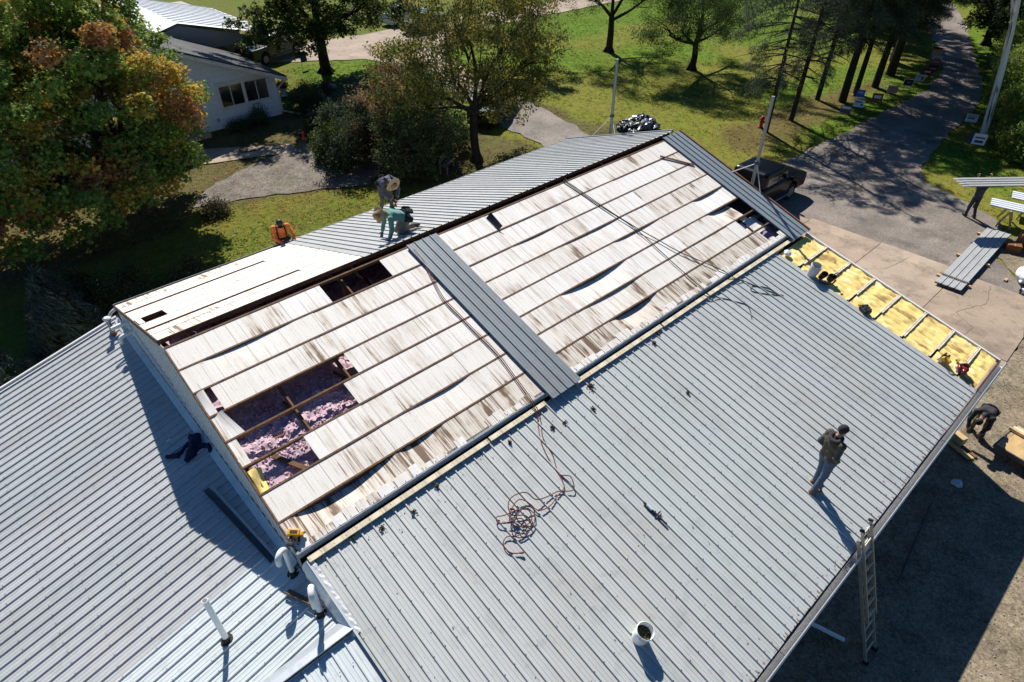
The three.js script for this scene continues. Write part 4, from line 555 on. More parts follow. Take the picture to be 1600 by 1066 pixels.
// spruces in the lower left corner behind the wing
[[-1.0, -15.4, 3.4, 'blue green spruce behind the side wing at the left edge'], [-3.6, -13.8, 4.0, 'blue green spruce at the far left behind the side wing']].forEach(([x, z, h, l], i) => conifer({ name: 'spruce_tree', label: l, at: [x, G, z], seed: 180 + i, h, r: .1, y0: .3, gap: .12, R: 1.6, nb: 6, shape: 'cone', droop: .15, dens: 13, pal: [[.06, .085, .065], [.075, .10, .08], [.05, .07, .05]] }));
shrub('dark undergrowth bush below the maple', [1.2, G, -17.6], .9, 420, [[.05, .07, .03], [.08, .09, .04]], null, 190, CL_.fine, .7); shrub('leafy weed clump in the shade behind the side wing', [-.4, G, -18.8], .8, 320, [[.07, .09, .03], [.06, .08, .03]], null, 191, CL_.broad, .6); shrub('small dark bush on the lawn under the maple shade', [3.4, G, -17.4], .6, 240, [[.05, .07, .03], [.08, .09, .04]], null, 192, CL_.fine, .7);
{ // woods beyond everything, a mass along the skyline and out of frame
  const r = RNG(200), L = [], trunks = []; for (let k = 0; k < 42; k++) { const t = k / 41, a = lerp(-2.1, .35, t), d = 105 + r() * 25, x = 10 + Math.cos(a) * d * .9, z = -8 + Math.sin(a) * d; const h = 8 + r() * 5; trunks.push(limb(V(x, G, z), V(x, G + h * .8, z), .3, .1, .4, r, 5)); for (let q = 0; q < 260; q++) { const d3 = V(r() - .5, r() - .5, r() - .5).normalize().multiplyScalar(Math.cbrt(r())); L.push({ p: V(x + d3.x * 5, G + h * .62 + d3.y * h * .5, z + d3.z * 5), s: 3 + r() * 2.4, c: shade(pick(r, [[.05, .075, .025], [.07, .09, .03], [.10, .10, .03], [.04, .06, .025]]), .7 + r() * .6) }); } }
  const w = crownMesh(CL_.big, L, M.leaf, r); w.name = 'woods'; w.userData = { kind: 'stuff', label: 'distant line of woods behind the lawns', category: 'woods' }; scene.add(w);
  const tr = part(scene, 'wood_trunks', merge(trunks), M.barkDark); tr.userData = { kind: 'stuff', label: 'trunks of the distant line of woods', category: 'woods' };
}

{ // fallen leaves on the ground round the maple, the garden bed and the pines
  const r = RNG(210), L = [], cols = [[.22, .12, .05], [.28, .18, .06], [.16, .09, .05], [.30, .10, .05], [.24, .20, .07]];
  const spots = [[[-4, 12], [-28, -16.5], 4200], [[8, 25], [-33, -17], 3600], [[30, 52], [-13, -7.6], 1800], [[26, 50], [-32, -12], 1600], [[36, 50], [-2, 3], 700], [[26.5, 50], [-7.4, -2.8], 500]];
  for (const [X, Z, n] of spots) for (let k = 0; k < n; k++) { const x = rr(X[0], X[1], r), z = rr(Z[0], Z[1], r); if (x > 7.4 && x < 15.4 && z < -32.9) continue; const pv = inPoly(ROAD, x, z) || inPoly(GRAVELDRIVE, x, z) || inPoly(PATH, x, z) || inPoly(BACKDRIVE, x, z); if (pv && r() < .6) continue; L.push({ p: V(x, G + (pv ? .03 : .0), z), s: .45 + r() * .5, c: shade(pick(r, cols), .6 + r() * .8), rot: [(r() - .5) * .5, r() * 6.28, (r() - .5) * .5] }); }
  const w = crownMesh(clump(3, .12, .12, 77, .7).scale(1, .12, 1), L, matte({ color: 0xffffff }), r); w.name = 'fallen_leaves'; w.userData = { kind: 'stuff', label: 'brown and orange fallen leaves scattered on the ground', category: 'leaves' }; scene.add(w);
}
// ---------------------------------------------------------------- people: one continuous skin from a distance field round a posed skeleton
function netMesh(f, lo, hi, h, colorOf) {        // surface nets over f (negative inside)
  const nx = Math.ceil((hi.x - lo.x) / h) + 1, ny = Math.ceil((hi.y - lo.y) / h) + 1, nz_ = Math.ceil((hi.z - lo.z) / h) + 1, D = new Float32Array(nx * ny * nz_), id = new Int32Array(nx * ny * nz_).fill(-1), at = (i, j, k) => (k * ny + j) * nx + i;
  for (let k = 0; k < nz_; k++) for (let j = 0; j < ny; j++) for (let i = 0; i < nx; i++) D[at(i, j, k)] = f(lo.x + i * h, lo.y + j * h, lo.z + k * h);
  const P = [], C = [], I = [];
  for (let k = 0; k < nz_ - 1; k++) for (let j = 0; j < ny - 1; j++) for (let i = 0; i < nx - 1; i++) {
    let m = 0, c = [0, 0, 0], n = 0; const v = []; for (let q = 0; q < 8; q++) { v[q] = D[at(i + (q & 1), j + (q >> 1 & 1), k + (q >> 2))]; if (v[q] < 0) m |= 1 << q; } if (m === 0 || m === 255) continue;
    for (const [a, b] of [[0, 1], [2, 3], [4, 5], [6, 7], [0, 2], [1, 3], [4, 6], [5, 7], [0, 4], [1, 5], [2, 6], [3, 7]]) if (v[a] < 0 !== v[b] < 0) { const t = v[a] / (v[a] - v[b]); for (let d = 0; d < 3; d++) c[d] += lerp(a >> d & 1, b >> d & 1, t); n++; }
    id[at(i, j, k)] = P.length / 3; const x = lo.x + (i + c[0] / n) * h, y = lo.y + (j + c[1] / n) * h, z = lo.z + (k + c[2] / n) * h; P.push(x, y, z); C.push(...colorOf(x, y, z));
  }
  const quad = (a, b, c, d, flip) => { if (a < 0 || b < 0 || c < 0 || d < 0) return; flip ? I.push(a, c, b, a, d, c) : I.push(a, b, c, a, c, d); };
  for (let k = 1; k < nz_ - 1; k++) for (let j = 1; j < ny - 1; j++) for (let i = 1; i < nx - 1; i++) { const s = D[at(i, j, k)] < 0;
    if (s !== D[at(i + 1, j, k)] < 0) quad(id[at(i, j - 1, k - 1)], id[at(i, j, k - 1)], id[at(i, j, k)], id[at(i, j - 1, k)], !s);
    if (s !== D[at(i, j + 1, k)] < 0) quad(id[at(i - 1, j, k - 1)], id[at(i, j, k - 1)], id[at(i, j, k)], id[at(i - 1, j, k)], s);
    if (s !== D[at(i, j, k + 1)] < 0) quad(id[at(i - 1, j - 1, k)], id[at(i, j - 1, k)], id[at(i, j, k)], id[at(i - 1, j, k)], !s); }
  const g = new THREE.BufferGeometry(); g.setAttribute('position', new THREE.Float32BufferAttribute(P, 3)); g.setAttribute('color', new THREE.Float32BufferAttribute(C, 3)); g.setAttribute('uv', new THREE.Float32BufferAttribute(new Float32Array(P.length / 3 * 2), 2)); g.setIndex(I); g.computeVertexNormals(); return g;
}
function capsule(x, y, z, b) { const dx = x - b.ax, dy = y - b.ay, dz = z - b.az, t = clamp((dx * b.ux + dy * b.uy + dz * b.uz) / b.l2), ex = dx - b.ux * t, ey = dy - b.uy * t, ez = (dz - b.uz * t); return Math.sqrt(ex * ex + ey * ey + ez * ez) - lerp(b.r0, b.r1, t); }
const bone = (a, b, r0, r1, c) => ({ ax: a.x, ay: a.y, az: a.z, ux: b.x - a.x, uy: b.y - a.y, uz: b.z - a.z, l2: Math.max(1e-6, a.distanceToSquared(b)), r0, r1, c });
function field(bones, k) { return (x, y, z) => { let d = 9; for (const b of bones) { const q = capsule(x, y, z, b); if (q > d + k) continue; const h = clamp(.5 + .5 * (d - q) / k); d = lerp(d, q, h) - k * h * (1 - h); } return d; }; }
function skinOf(bones, k, h, pad = .06) { const lo = V(9, 9, 9), hi = V(-9, -9, -9); for (const b of bones) for (const t of [0, 1]) { const p = V(b.ax + b.ux * t, b.ay + b.uy * t, b.az + b.uz * t), r = Math.max(b.r0, b.r1) + pad; lo.min(p.clone().subScalar(r)); hi.max(p.clone().addScalar(r)); }
  return netMesh(field(bones, k), lo, hi, h, (x, y, z) => { let best = 9, c; for (const b of bones) { const q = capsule(x, y, z, b); if (q < best) { best = q; c = b.c; } } return c; }); }
// a hand: palm, four unequal bent fingers, a thumb from the side of the palm; wrist at the origin, fingers along -y, palm facing +z
const handCache = {};
function hand(curl, skin) {
  const key = curl + skin.join(); if (handCache[key]) return handCache[key].clone(); const B = [];
  B.push(bone(V(0, .02, 0), V(0, -.03, 0), .026, .03, skin)); for (const x of [-.025, -.008, .009, .025]) B.push(bone(V(x * .6, -.02, 0), V(x, -.085, 0), .018, .013, skin));
  [[-.027, .062], [-.009, .078], [.009, .082], [.027, .072]].forEach(([x, L]) => { let p = V(x, -.088, 0), a = .15 * curl; for (const f of [.45, .32, .23]) { const q = p.clone().add(V(x * .08, -Math.cos(a) * L * f, Math.sin(a) * L * f)); B.push(bone(p, q, .0095, .0082, skin)); p = q; a += .75 * curl; } });
  let p = V(.03, -.03, .004), d = V(.028, -.026, .012); for (const s of [1, .8, .6]) { const q = p.clone().addScaledVector(d, s); B.push(bone(p, q, .0115, .0095, skin)); p = q; d = V(.012, -.03, .012 + .012 * curl); }
  handCache[key] = skinOf(B, .006, .0042, .012); return handCache[key].clone();
}
// a head: centre at the origin, face towards +z
const headCache = {};
function head(skin, hair) {
  const key = skin.join() + hair.join(); if (headCache[key]) return headCache[key].clone();
  const ell = (x, y, z, cx, cy, cz, rx, ry, rz) => { const a = (x - cx) / rx, b = (y - cy) / ry, c = (z - cz) / rz, l = Math.sqrt(a * a + b * b + c * c); return (l - 1) * Math.min(rx, ry, rz); }, sm = (a, b, k) => { const h = clamp(.5 + .5 * (b - a) / k); return lerp(b, a, h) - k * h * (1 - h); };
  const f = (x, y, z) => { let d = ell(x, y, z, 0, .025, -.012, .077, .095, .096); d = sm(d, ell(x, y, z, 0, -.045, .024, .056, .072, .064), .03); d = sm(d, ell(x, y, z, 0, -.02, .098, .013, .024, .018), .012); d = sm(d, ell(x, y, z, 0, -.064, .078, .024, .010, .012), .012); d = sm(d, ell(x, y, z, 0, -.098, .062, .024, .018, .02), .02); for (const s of [-1, 1]) { d = sm(d, ell(x, y, z, s * .078, -.008, -.006, .011, .03, .019), .008); d = sm(d, ell(x, y, z, s * .031, .02, .082, .024, .008, .01), .01); d = Math.max(d, -ell(x, y, z, s * .031, .0, .096, .017, .011, .012)); d = Math.min(d, ell(x, y, z, s * .031, -.001, .077, .012, .011, .012)); } return d; };
  const tone = (x, y, z) => { for (const s of [-1, 1]) if (Math.hypot(x - s * .031, y + .001) < .007 && z > .08) return [.03, .02, .015]; if (z > .075 && Math.abs(y + .064) < .006 && Math.abs(x) < .024) return [skin[0] * .75, skin[1] * .5, skin[2] * .5]; if (y > .03 + z * .45 || (z < -.03 && y > -.07)) return hair; return skin; };
  headCache[key] = netMesh(f, V(-.11, -.15, -.13), V(.11, .15, .15), .0055, tone); return headCache[key].clone();
}
const bodyMat = mat({ color: 0xffffff, vertexColors: true, roughness: .85, bumpMap: TX.paintR, bumpScale: .002 });
// J: joints in local metres; K: colours { skin, hair, top, sleeve, legs, shoe }
function person(label, J, K, at, turn, opt = {}) {
  const t = thing('person', label, 'person', at, turn), B = [], j = (n) => V(...J[n]);
  const w = opt.bulk ?? 1, mid = j('pelvis').lerp(j('chest'), .5);
  const px = V(1, 0, 0); const side = j('shR').sub(j('shL')).normalize(), hs = j('hipR').sub(j('hipL')).normalize();
  for (const s of [-.075, 0, .075]) B.push(bone(j('pelvis').addScaledVector(hs, s), mid.clone().addScaledVector(side, s * .95), .105 * w, .105 * w, K.top));
  for (const s of [-.085, 0, .085]) B.push(bone(mid.clone().addScaledVector(side, s * .8), j('chest').addScaledVector(side, s), .105 * w, .115 * w, K.top));
  B.push(bone(j('chest').addScaledVector(side, -.08), j('shL'), .1 * w, .07, K.top), bone(j('chest').addScaledVector(side, .08), j('shR'), .1 * w, .07, K.top), bone(j('chest'), j('neck'), .085, .058, K.collar ?? K.top), bone(j('neck'), j('head').lerp(j('neck'), .35), .055, .052, K.skin));
  for (const s of ['L', 'R']) {
    B.push(bone(j('sh' + s), j('el' + s), .066, .052, K.sleeve), bone(j('el' + s), j('wr' + s).lerp(j('el' + s), .22), .052, .041, K.sleeve), bone(j('wr' + s).lerp(j('el' + s), .2), j('wr' + s), .034, .028, K.skin));
    B.push(bone(j('hip' + s), j('kn' + s), .1 * w, .066, K.legs), bone(j('kn' + s), j('an' + s), .066, .05, K.legs)); const an = j('an' + s), toe = j('toe' + s), heel = an.clone().add(an.clone().sub(toe).setY(0).normalize().multiplyScalar(.045)).setY(Math.min(an.y, toe.y) - .0); B.push(bone(an, heel.clone().setY(an.y - .05), .05, .045, K.shoe), bone(heel.clone().setY(an.y - .055), toe, .042, .036, K.shoe), bone(an, toe.clone().lerp(an, .5), .048, .042, K.shoe));
  }
  B.push(bone(j('pelvis').addScaledVector(hs, -.07), j('hipL'), .11 * w, .1 * w, K.legs), bone(j('pelvis').addScaledVector(hs, .07), j('hipR'), .11 * w, .1 * w, K.legs));
  const bg = skinOf(B, .032, .0125), bn = bg.attributes.normal.clone(), bc = bg.attributes.color; displace(bg, (v, i) => { if (bc.getX(i) === K.skin[0]) return; const f = 1 - Math.abs(nz(v.x * 7 + v.y * 5, v.y * 11 - v.z * 8, 12) - .5) * 4, g2 = nz(v.x * 18, v.y * 22 + v.z * 18, 32) - .5, k = .009 * f + .008 * g2; v.x += bn.getX(i) * k; v.y += bn.getY(i) * k; v.z += bn.getZ(i) * k; });
  const G_ = [bg];
  const up = j('head').sub(j('neck')).normalize(), fw = V(...(J.face ?? [0, 0, 1])).normalize(), rx = up.clone().cross(fw).normalize(), fz = rx.clone().cross(up);
  const H = new THREE.Matrix4().makeBasis(rx, up, fz).setPosition(j('head')), hg = head(K.skin, K.hair); hg.applyMatrix4(H); G_.push(hg);
  for (const s of ['L', 'R']) { const d = j('wr' + s).sub(j('el' + s)).normalize(), y = d.clone().negate(), pz = V(...(J['palm' + s] ?? [0, 0, 1])); const z = pz.sub(y.clone().multiplyScalar(pz.dot(y))).normalize(), x = y.clone().cross(z); const g = hand(opt.curl ?? .7, K.glove ?? K.skin); if (s === 'L') { g.scale(-1, 1, 1); const I = [...g.index.array]; for (let i = 0; i < I.length; i += 3) [I[i], I[i + 1]] = [I[i + 1], I[i]]; g.setIndex(I); g.computeVertexNormals(); } g.applyMatrix4(new THREE.Matrix4().makeBasis(x, y, z).setPosition(j('wr' + s))); G_.push(g); }
  part(t, 'body', merge(G_), bodyMat);
  t.userData.headM = undefined; delete t.userData.headM;
  return { t, H, j };
}
const lathe = (pts, seg = 28) => new THREE.LatheGeometry(pts.map(p => new THREE.Vector2(...p)), seg);
function strawHat(p, R, m, flop = .02) { const g = lathe([[.0, .15], [.05, .148], [.085, .12], [.097, .05], [.105, .035], [R * .7, .02], [R, .005], [R + .003, 0], [R, -.004], [R * .7, .012], [.1, .026], [.09, .045], [.0, .1]], 36); displace(g, v => { const q = Math.hypot(v.x, v.z); if (q > .12) v.y += flop * Math.sin(Math.atan2(v.z, v.x) * 2 + .6) * (q - .1) / .2 - .1 * Math.abs(v.x) * (q - .1); }); g.applyMatrix4(p.H); const h = part(p.t, 'hat', g, m); const b = lathe([[.1, .036], [.102, .06], [.099, .062]], 30); b.applyMatrix4(p.H); part(h, 'hat_band', b, mat({ color: 0x6b5a42 })); return h; }
function knitCap(p, m) { const g = new THREE.SphereGeometry(1, 26, 16, 0, 6.283, 0, 1.75); g.scale(.09, .112, .108); g.translate(0, .03, -.014); displace(g, v => { v.y += .0; if (v.z > 0) v.y = Math.max(v.y, .035); }); g.applyMatrix4(p.H); return part(p.t, 'cap', g, m); }
function belt(p, at, dir, R, m, pouches) { const y = dir.clone().normalize(), x = V(1, 0, 0).sub(y.clone().multiplyScalar(y.x)).normalize(), z = x.clone().cross(y), Mx = new THREE.Matrix4().makeBasis(x, y, z).setPosition(at); const b = new THREE.TorusGeometry(R, .022, 8, 28); b.rotateX(Math.PI / 2); b.scale(1.18, 1.2, .92); b.applyMatrix4(Mx); const o = part(p.t, 'tool_belt', b, m); for (const a of pouches) { const g = new RoundedBoxGeometry(.13, .2, .08, 3, .025); g.translate(0, -.09, R * 1.02 + .03); g.rotateY(a); g.applyMatrix4(Mx); part(o, 'pouch', g, m); } return o; }
const SK = [.36, .20, .13], SK2 = [.42, .25, .17], HB = [.03, .02, .015];
const leather = mat({ color: 0x4a3022, roughness: .7, map: TX.paint }), darkCloth = mat({ color: 0x14161a, roughness: .9 });
// standing man on the low roof
{
  const K = { skin: SK, hair: HB, top: [.060, .045, .024], collar: [.035, .034, .033], sleeve: [.058, .056, .058], legs: [.055, .085, .135], shoe: [.17, .085, .035] };
  const J = { pelvis: [0, .96, 0], chest: [0, 1.33, -.005], neck: [0, 1.50, .015], head: [.0, 1.655, .06], face: [0, -.45, 1], shL: [.185, 1.43, -.01], shR: [-.185, 1.43, -.01], elL: [.25, 1.17, -.09], elR: [-.25, 1.17, -.09], wrL: [.185, .97, .06], wrR: [-.185, .97, .06], hipL: [.09, .92, 0], hipR: [-.09, .92, 0], knL: [.1, .5, .055], knR: [-.1, .5, -.01], anL: [.105, .1, .04], anR: [-.11, .085, -.13], toeL: [.12, .045, .19], toeR: [-.13, .04, .02], palmL: [-1, 0, .2], palmR: [1, 0, .2] };
  const p = person('man in a brown vest, blue jeans and dark cap standing on the low grey roof', J, K, [8.82, -1.325, 4.85], Math.atan2(.86, .5), { bulk: 1.1 });
  knitCap(p, mat({ color: 0x25252a, roughness: .95, map: TX.paint })); 
  // hood lying on the shoulders and a collar edge
  const hood = new THREE.TorusGeometry(.1, .04, 10, 24); hood.rotateX(Math.PI / 2 - .3); hood.scale(1.1, .9, 1); hood.translate(0, 1.49, -.03); part(p.t, 'hood', hood, mat({ color: 0x2e2d2f, roughness: .95 }));
}
// orange shirt at the far eave, working from a ladder
const farEaveX = 4.75;
{
  const K = { skin: SK2, hair: HB, top: [.75, .19, .035], sleeve: [.78, .20, .04], legs: [.02, .024, .035], shoe: [.05, .04, .03] };
  const J = { pelvis: [0, .98, -.05], chest: [0, 1.32, .12], neck: [0, 1.47, .2], head: [0, 1.58, .30], face: [0, -.8, 1], shL: [.19, 1.41, .14], shR: [-.19, 1.41, .14], elL: [.30, 1.20, .30], elR: [-.26, 1.16, .30], wrL: [.28, 1.02, .50], wrR: [-.05, 1.02, .45], hipL: [.09, .93, -.06], hipR: [-.09, .93, -.06], knL: [.11, .55, .07], knR: [-.11, .5, .0], anL: [.11, .2, -.1], anR: [-.11, .1, -.06], toeL: [.12, .14, .07], toeR: [-.12, .045, .1], palmL: [0, -1, .2], palmR: [0, -1, .2] };
  const p = person('worker in a bright orange shirt and black cap leaning over the far eave', J, K, [farEaveX, -.98, -9.98], -.3);
  knitCap(p, mat({ color: 0x101114, roughness: .6 }));
  const visor = new THREE.CylinderGeometry(.085, .085, .008, 20, 1, false, -1.4, 2.8); visor.translate(0, .045, .075); visor.applyMatrix4(p.H); part(p.t, 'cap_visor', visor, darkCloth);
  for (const s of [-1, 1]) part(p.t, 'harness_strap', tube([V(s * .11, 1.05, .16), V(s * .12, 1.25, .25), V(s * .11, 1.42, .235), V(s * .1, 1.46, .1), V(s * .09, 1.3, -.03), V(s * .07, 1.05, -.18)], .021, 6, 40), darkCloth);
  belt(p, V(0, 1.03, -.03), V(0, 1, .3), .16, darkCloth, [1.2, -1.1, -1.8]);
}
// grey shirt and straw hat, bent over on the far slope
{
  const K = { skin: SK, hair: HB, top: [.075, .085, .115], sleeve: [.08, .09, .12], legs: [.13, .115, .085], shoe: [.03, .07, .12], glove: [.05, .05, .055] };
  const J = { pelvis: [0, .92, -.16], chest: [0, 1.12, .18], neck: [0, 1.13, .36], head: [.02, 1.07, .50], face: [0, -1, .3], shL: [.19, 1.09, .26], shR: [-.19, 1.09, .26], elL: [.25, .82, .33], elR: [-.25, .82, .33], wrL: [.12, .64, .48], wrR: [-.08, .62, .48], hipL: [.1, .88, -.16], hipR: [-.1, .88, -.16], knL: [.13, .48, .02], knR: [-.14, .47, -.04], anL: [.14, .12, -.04], anR: [-.17, .06, -.16], toeL: [.17, .09, .12], toeR: [-.2, .0, .02], palmL: [-1, 0, 0], palmR: [1, 0, 0] };
  const p = person('worker in a grey shirt and wide straw hat bending over on the far roof slope', J, K, [7.85, .13, -9.0], -.1);
  strawHat(p, .235, mat({ color: 0xc2ab82, roughness: .9, map: TX.wood }));
  belt(p, V(0, .95, -.1), V(0, .6, 1), .155, darkCloth, [1.6, -1.6, 3.0]);
  for (const s of [-1, 1]) part(p.t, 'harness_strap', tube([V(s * .1, 1.0, -.12), V(s * .09, 1.2, .05), V(s * .1, 1.24, .2), V(s * .1, 1.16, .34)], .018, 6, 24), darkCloth);
  part(p.t, 'cordless_drill', merge([box(.02, .55, .52, .05, .07, .16, .015), box(.02, .48, .48, .04, .13, .05, .012), box(.02, .41, .48, .07, .06, .1, .012)]), mat({ color: 0xb5541c, roughness: .5 }), 'orange and black cordless drill in both hands');
}
// teal shirt, kneeling at the ridge
{
  const K = { skin: SK2, hair: HB, top: [.10, .24, .20], sleeve: [.10, .24, .20], legs: [.20, .17, .125], shoe: [.05, .045, .04], glove: [.08, .075, .09] };
  const J = { pelvis: [0, .46, -.3], chest: [0, .62, .08], neck: [0, .66, .26], head: [.02, .70, .39], face: [0, -.75, 1], shL: [.19, .6, .16], shR: [-.19, .6, .16], elL: [.25, .33, .20], elR: [-.24, .33, .18], wrL: [.21, .1, .27], wrR: [-.22, .11, .26], hipL: [.1, .43, -.3], hipR: [-.1, .43, -.3], knL: [.13, .09, -.06], knR: [-.13, .085, -.1], anL: [.14, .08, -.5], anR: [-.14, .07, -.54], toeL: [.15, .05, -.68], toeR: [-.15, .04, -.72], palmL: [0, -1, .3], palmR: [0, -1, .3] };
  const p = person('worker in a teal shirt and sun hat on hands and knees at the ridge', J, K, [5.98, 1.36, -5.62], Math.atan2(-.86, -.12), { curl: .4 });
  strawHat(p, .2, mat({ color: 0xb99f78, roughness: .95, map: TX.wood }), .05);
  const cape = sheet((u, v) => { const a = lerp(-1.5, 1.5, u), r = .1 + .03 * v; return [Math.sin(a) * r, .02 - v * .17, -Math.cos(a) * r - .01]; }, 14, 4); cape.applyMatrix4(p.H); part(p.t, 'neck_flap', cape, mat({ color: 0xb99f78, roughness: .95, map: TX.wood }));
  belt(p, V(0, .49, -.24), V(0, .35, 1), .165, darkCloth, [1.5, -1.5, 2.6, 3.6]);
}
// man holding a long sheet above his head
{
  const K = { skin: SK2, hair: HB, top: [.035, .037, .045], sleeve: [.035, .037, .045], legs: [.02, .024, .05], shoe: [.02, .02, .02] };
  const J = { pelvis: [0, .96, 0], chest: [0, 1.33, .0], neck: [0, 1.50, .01], head: [0, 1.64, .04], face: [0, -.2, 1], shL: [.2, 1.46, 0], shR: [-.2, 1.46, 0], elL: [.3, 1.66, .09], elR: [-.3, 1.66, .09], wrL: [.27, 1.86, .14], wrR: [-.27, 1.86, .14], hipL: [.09, .92, 0], hipR: [-.09, .92, 0], knL: [.12, .5, .06], knR: [-.12, .5, .0], anL: [.13, .1, .06], anR: [-.16, .1, -.12], toeL: [.15, .045, .22], toeR: [-.19, .045, .03], palmL: [0, .2, 1], palmR: [0, .2, 1] };
  const p = person('man in dark clothes holding a long roof sheet above his head by the road', J, K, [31.65, G + .02, 1.45], 2.4, { curl: 1.0 });
  const cap = new THREE.SphereGeometry(1, 22, 12, 0, 6.283, 0, 1.6); cap.scale(.092, .1, .108); cap.translate(0, .032, -.012); cap.applyMatrix4(p.H); part(p.t, 'cap', cap, mat({ color: 0x6b2d20 }));
  for (const s of [1, -1]) part(p.t, 'knee_pad', new RoundedBoxGeometry(.13, .2, .07, 2, .03).translate(s * .12, .5, .09), M.rubber);
}
// man bending over lumber below the eave
{
  const K = { skin: SK, hair: HB, top: [.022, .023, .026], sleeve: [.022, .023, .026], legs: [.085, .065, .035], shoe: [.10, .06, .03] };
  const J = { pelvis: [0, .95, -.22], chest: [0, 1.07, .16], neck: [0, 1.03, .34], head: [0, .92, .46], face: [0, -1, .1], shL: [.2, 1.02, .25], shR: [-.2, 1.02, .25], elL: [.24, .74, .32], elR: [-.24, .74, .32], wrL: [.16, .5, .40], wrR: [-.16, .48, .42], hipL: [.1, .9, -.22], hipR: [-.1, .9, -.22], knL: [.14, .5, -.06], knR: [-.14, .5, -.1], anL: [.16, .1, -.12], anR: [-.17, .1, -.26], toeL: [.18, .045, .05], toeR: [-.2, .045, -.1], palmL: [-1, 0, 0], palmR: [1, 0, 0] };
  const p = person('man in a black jacket and tan trousers bending over lumber below the eave', J, K, [16.95, G + .02, 6.42], -1.65);
  knitCap(p, darkCloth); belt(p, V(0, .97, -.16), V(0, .4, 1), .16, mat({ color: 0x2a2320, roughness: .8 }), [1.5, -1.6]);
  part(p.t, 'belt_tail', tube([V(.16, .98, -.3), V(.2, .86, -.42), V(.19, .72, -.46)], .014, 6), darkCloth);
}
// ---------------------------------------------------------------- loose things on the roofs
{ const m = solo('loose_roof_sheet', 'long blue grey steel sheet lying down the stripped slope from ridge to eave', 'roof sheet', ribSheet(5.18), M.panelNew[1]); basis(m, NS(5.66, -.02, .045), V(1, 0, 0).applyAxisAngle(AX.N[1], .014), AX.N[1], AX.N[2].clone().applyAxisAngle(AX.N[1], .014)); }
function bucket(name, label, at, m, inner, fill) {
  const b = thing(name, label, 'bucket', [at.x, at.y, at.z]);
  part(b, 'shell', lathe([[0, .004], [.126, .004], [.131, 0], [.148, .335], [.158, .338], [.158, .348], [.149, .352], [.149, .366], [.143, .367], [.141, .35], [.126, .012], [0, .012]], 40), m);
  part(b, 'rim_bands', merge([.31, .285].map(y => new THREE.TorusGeometry(.1478 + (y - .29) * .05, .004, 6, 40).rotateX(Math.PI / 2).translate(0, y, 0))), m);
  const h = []; for (let k = 0; k <= 12; k++) { const a = Math.PI * k / 12; h.push(V(Math.cos(a) * .158, .30 - Math.sin(a) * .10, Math.sin(a) * .14)); } part(b, 'handle', tube(h, .0035, 6), M.galv);
  if (fill) part(b, 'contents', displace(new THREE.CircleGeometry(.134, 40, 0).rotateX(-Math.PI / 2).translate(0, .22, 0), v => { v.y += (nz(v.x * 40, v.z * 40, 4) - .5) * .03; }), fill);
  return b;
}
const dirtM = mat({ color: 0x2b271f, map: TX.gravel, bumpMap: TX.gravelB, bumpScale: .05, roughness: 1 });
{ const b = bucket('plastic_bucket', 'white plastic bucket half full of dark debris on the low roof', LS(3.6, 4.42, .0), M.pvc, null, dirtM); b.rotation.x = .24;
  const L = [], r = RNG(9); for (let k = 0; k < 70; k++) { const g = new THREE.IcosahedronGeometry(.012 + r() * .012, 0), a = r() * 6.28, q = Math.sqrt(r()) * .115; g.scale(1.4, .6, 1); g.rotateY(r() * 6); g.translate(Math.cos(a) * q, .222 + r() * .015, Math.sin(a) * q); L.push(g); } part(b, 'debris', merge(L), mat({ color: 0x3a3a2a, roughness: 1 }), null, 'stuff'); }
{ const b = bucket('plastic_bucket', 'grey plastic bucket standing at the edge of the yellow insulation', LS(14.98, 1.22, .0), mat({ color: 0xb9babc, roughness: .5, map: TX.paint }), null, dirtM); b.rotation.x = .24; }
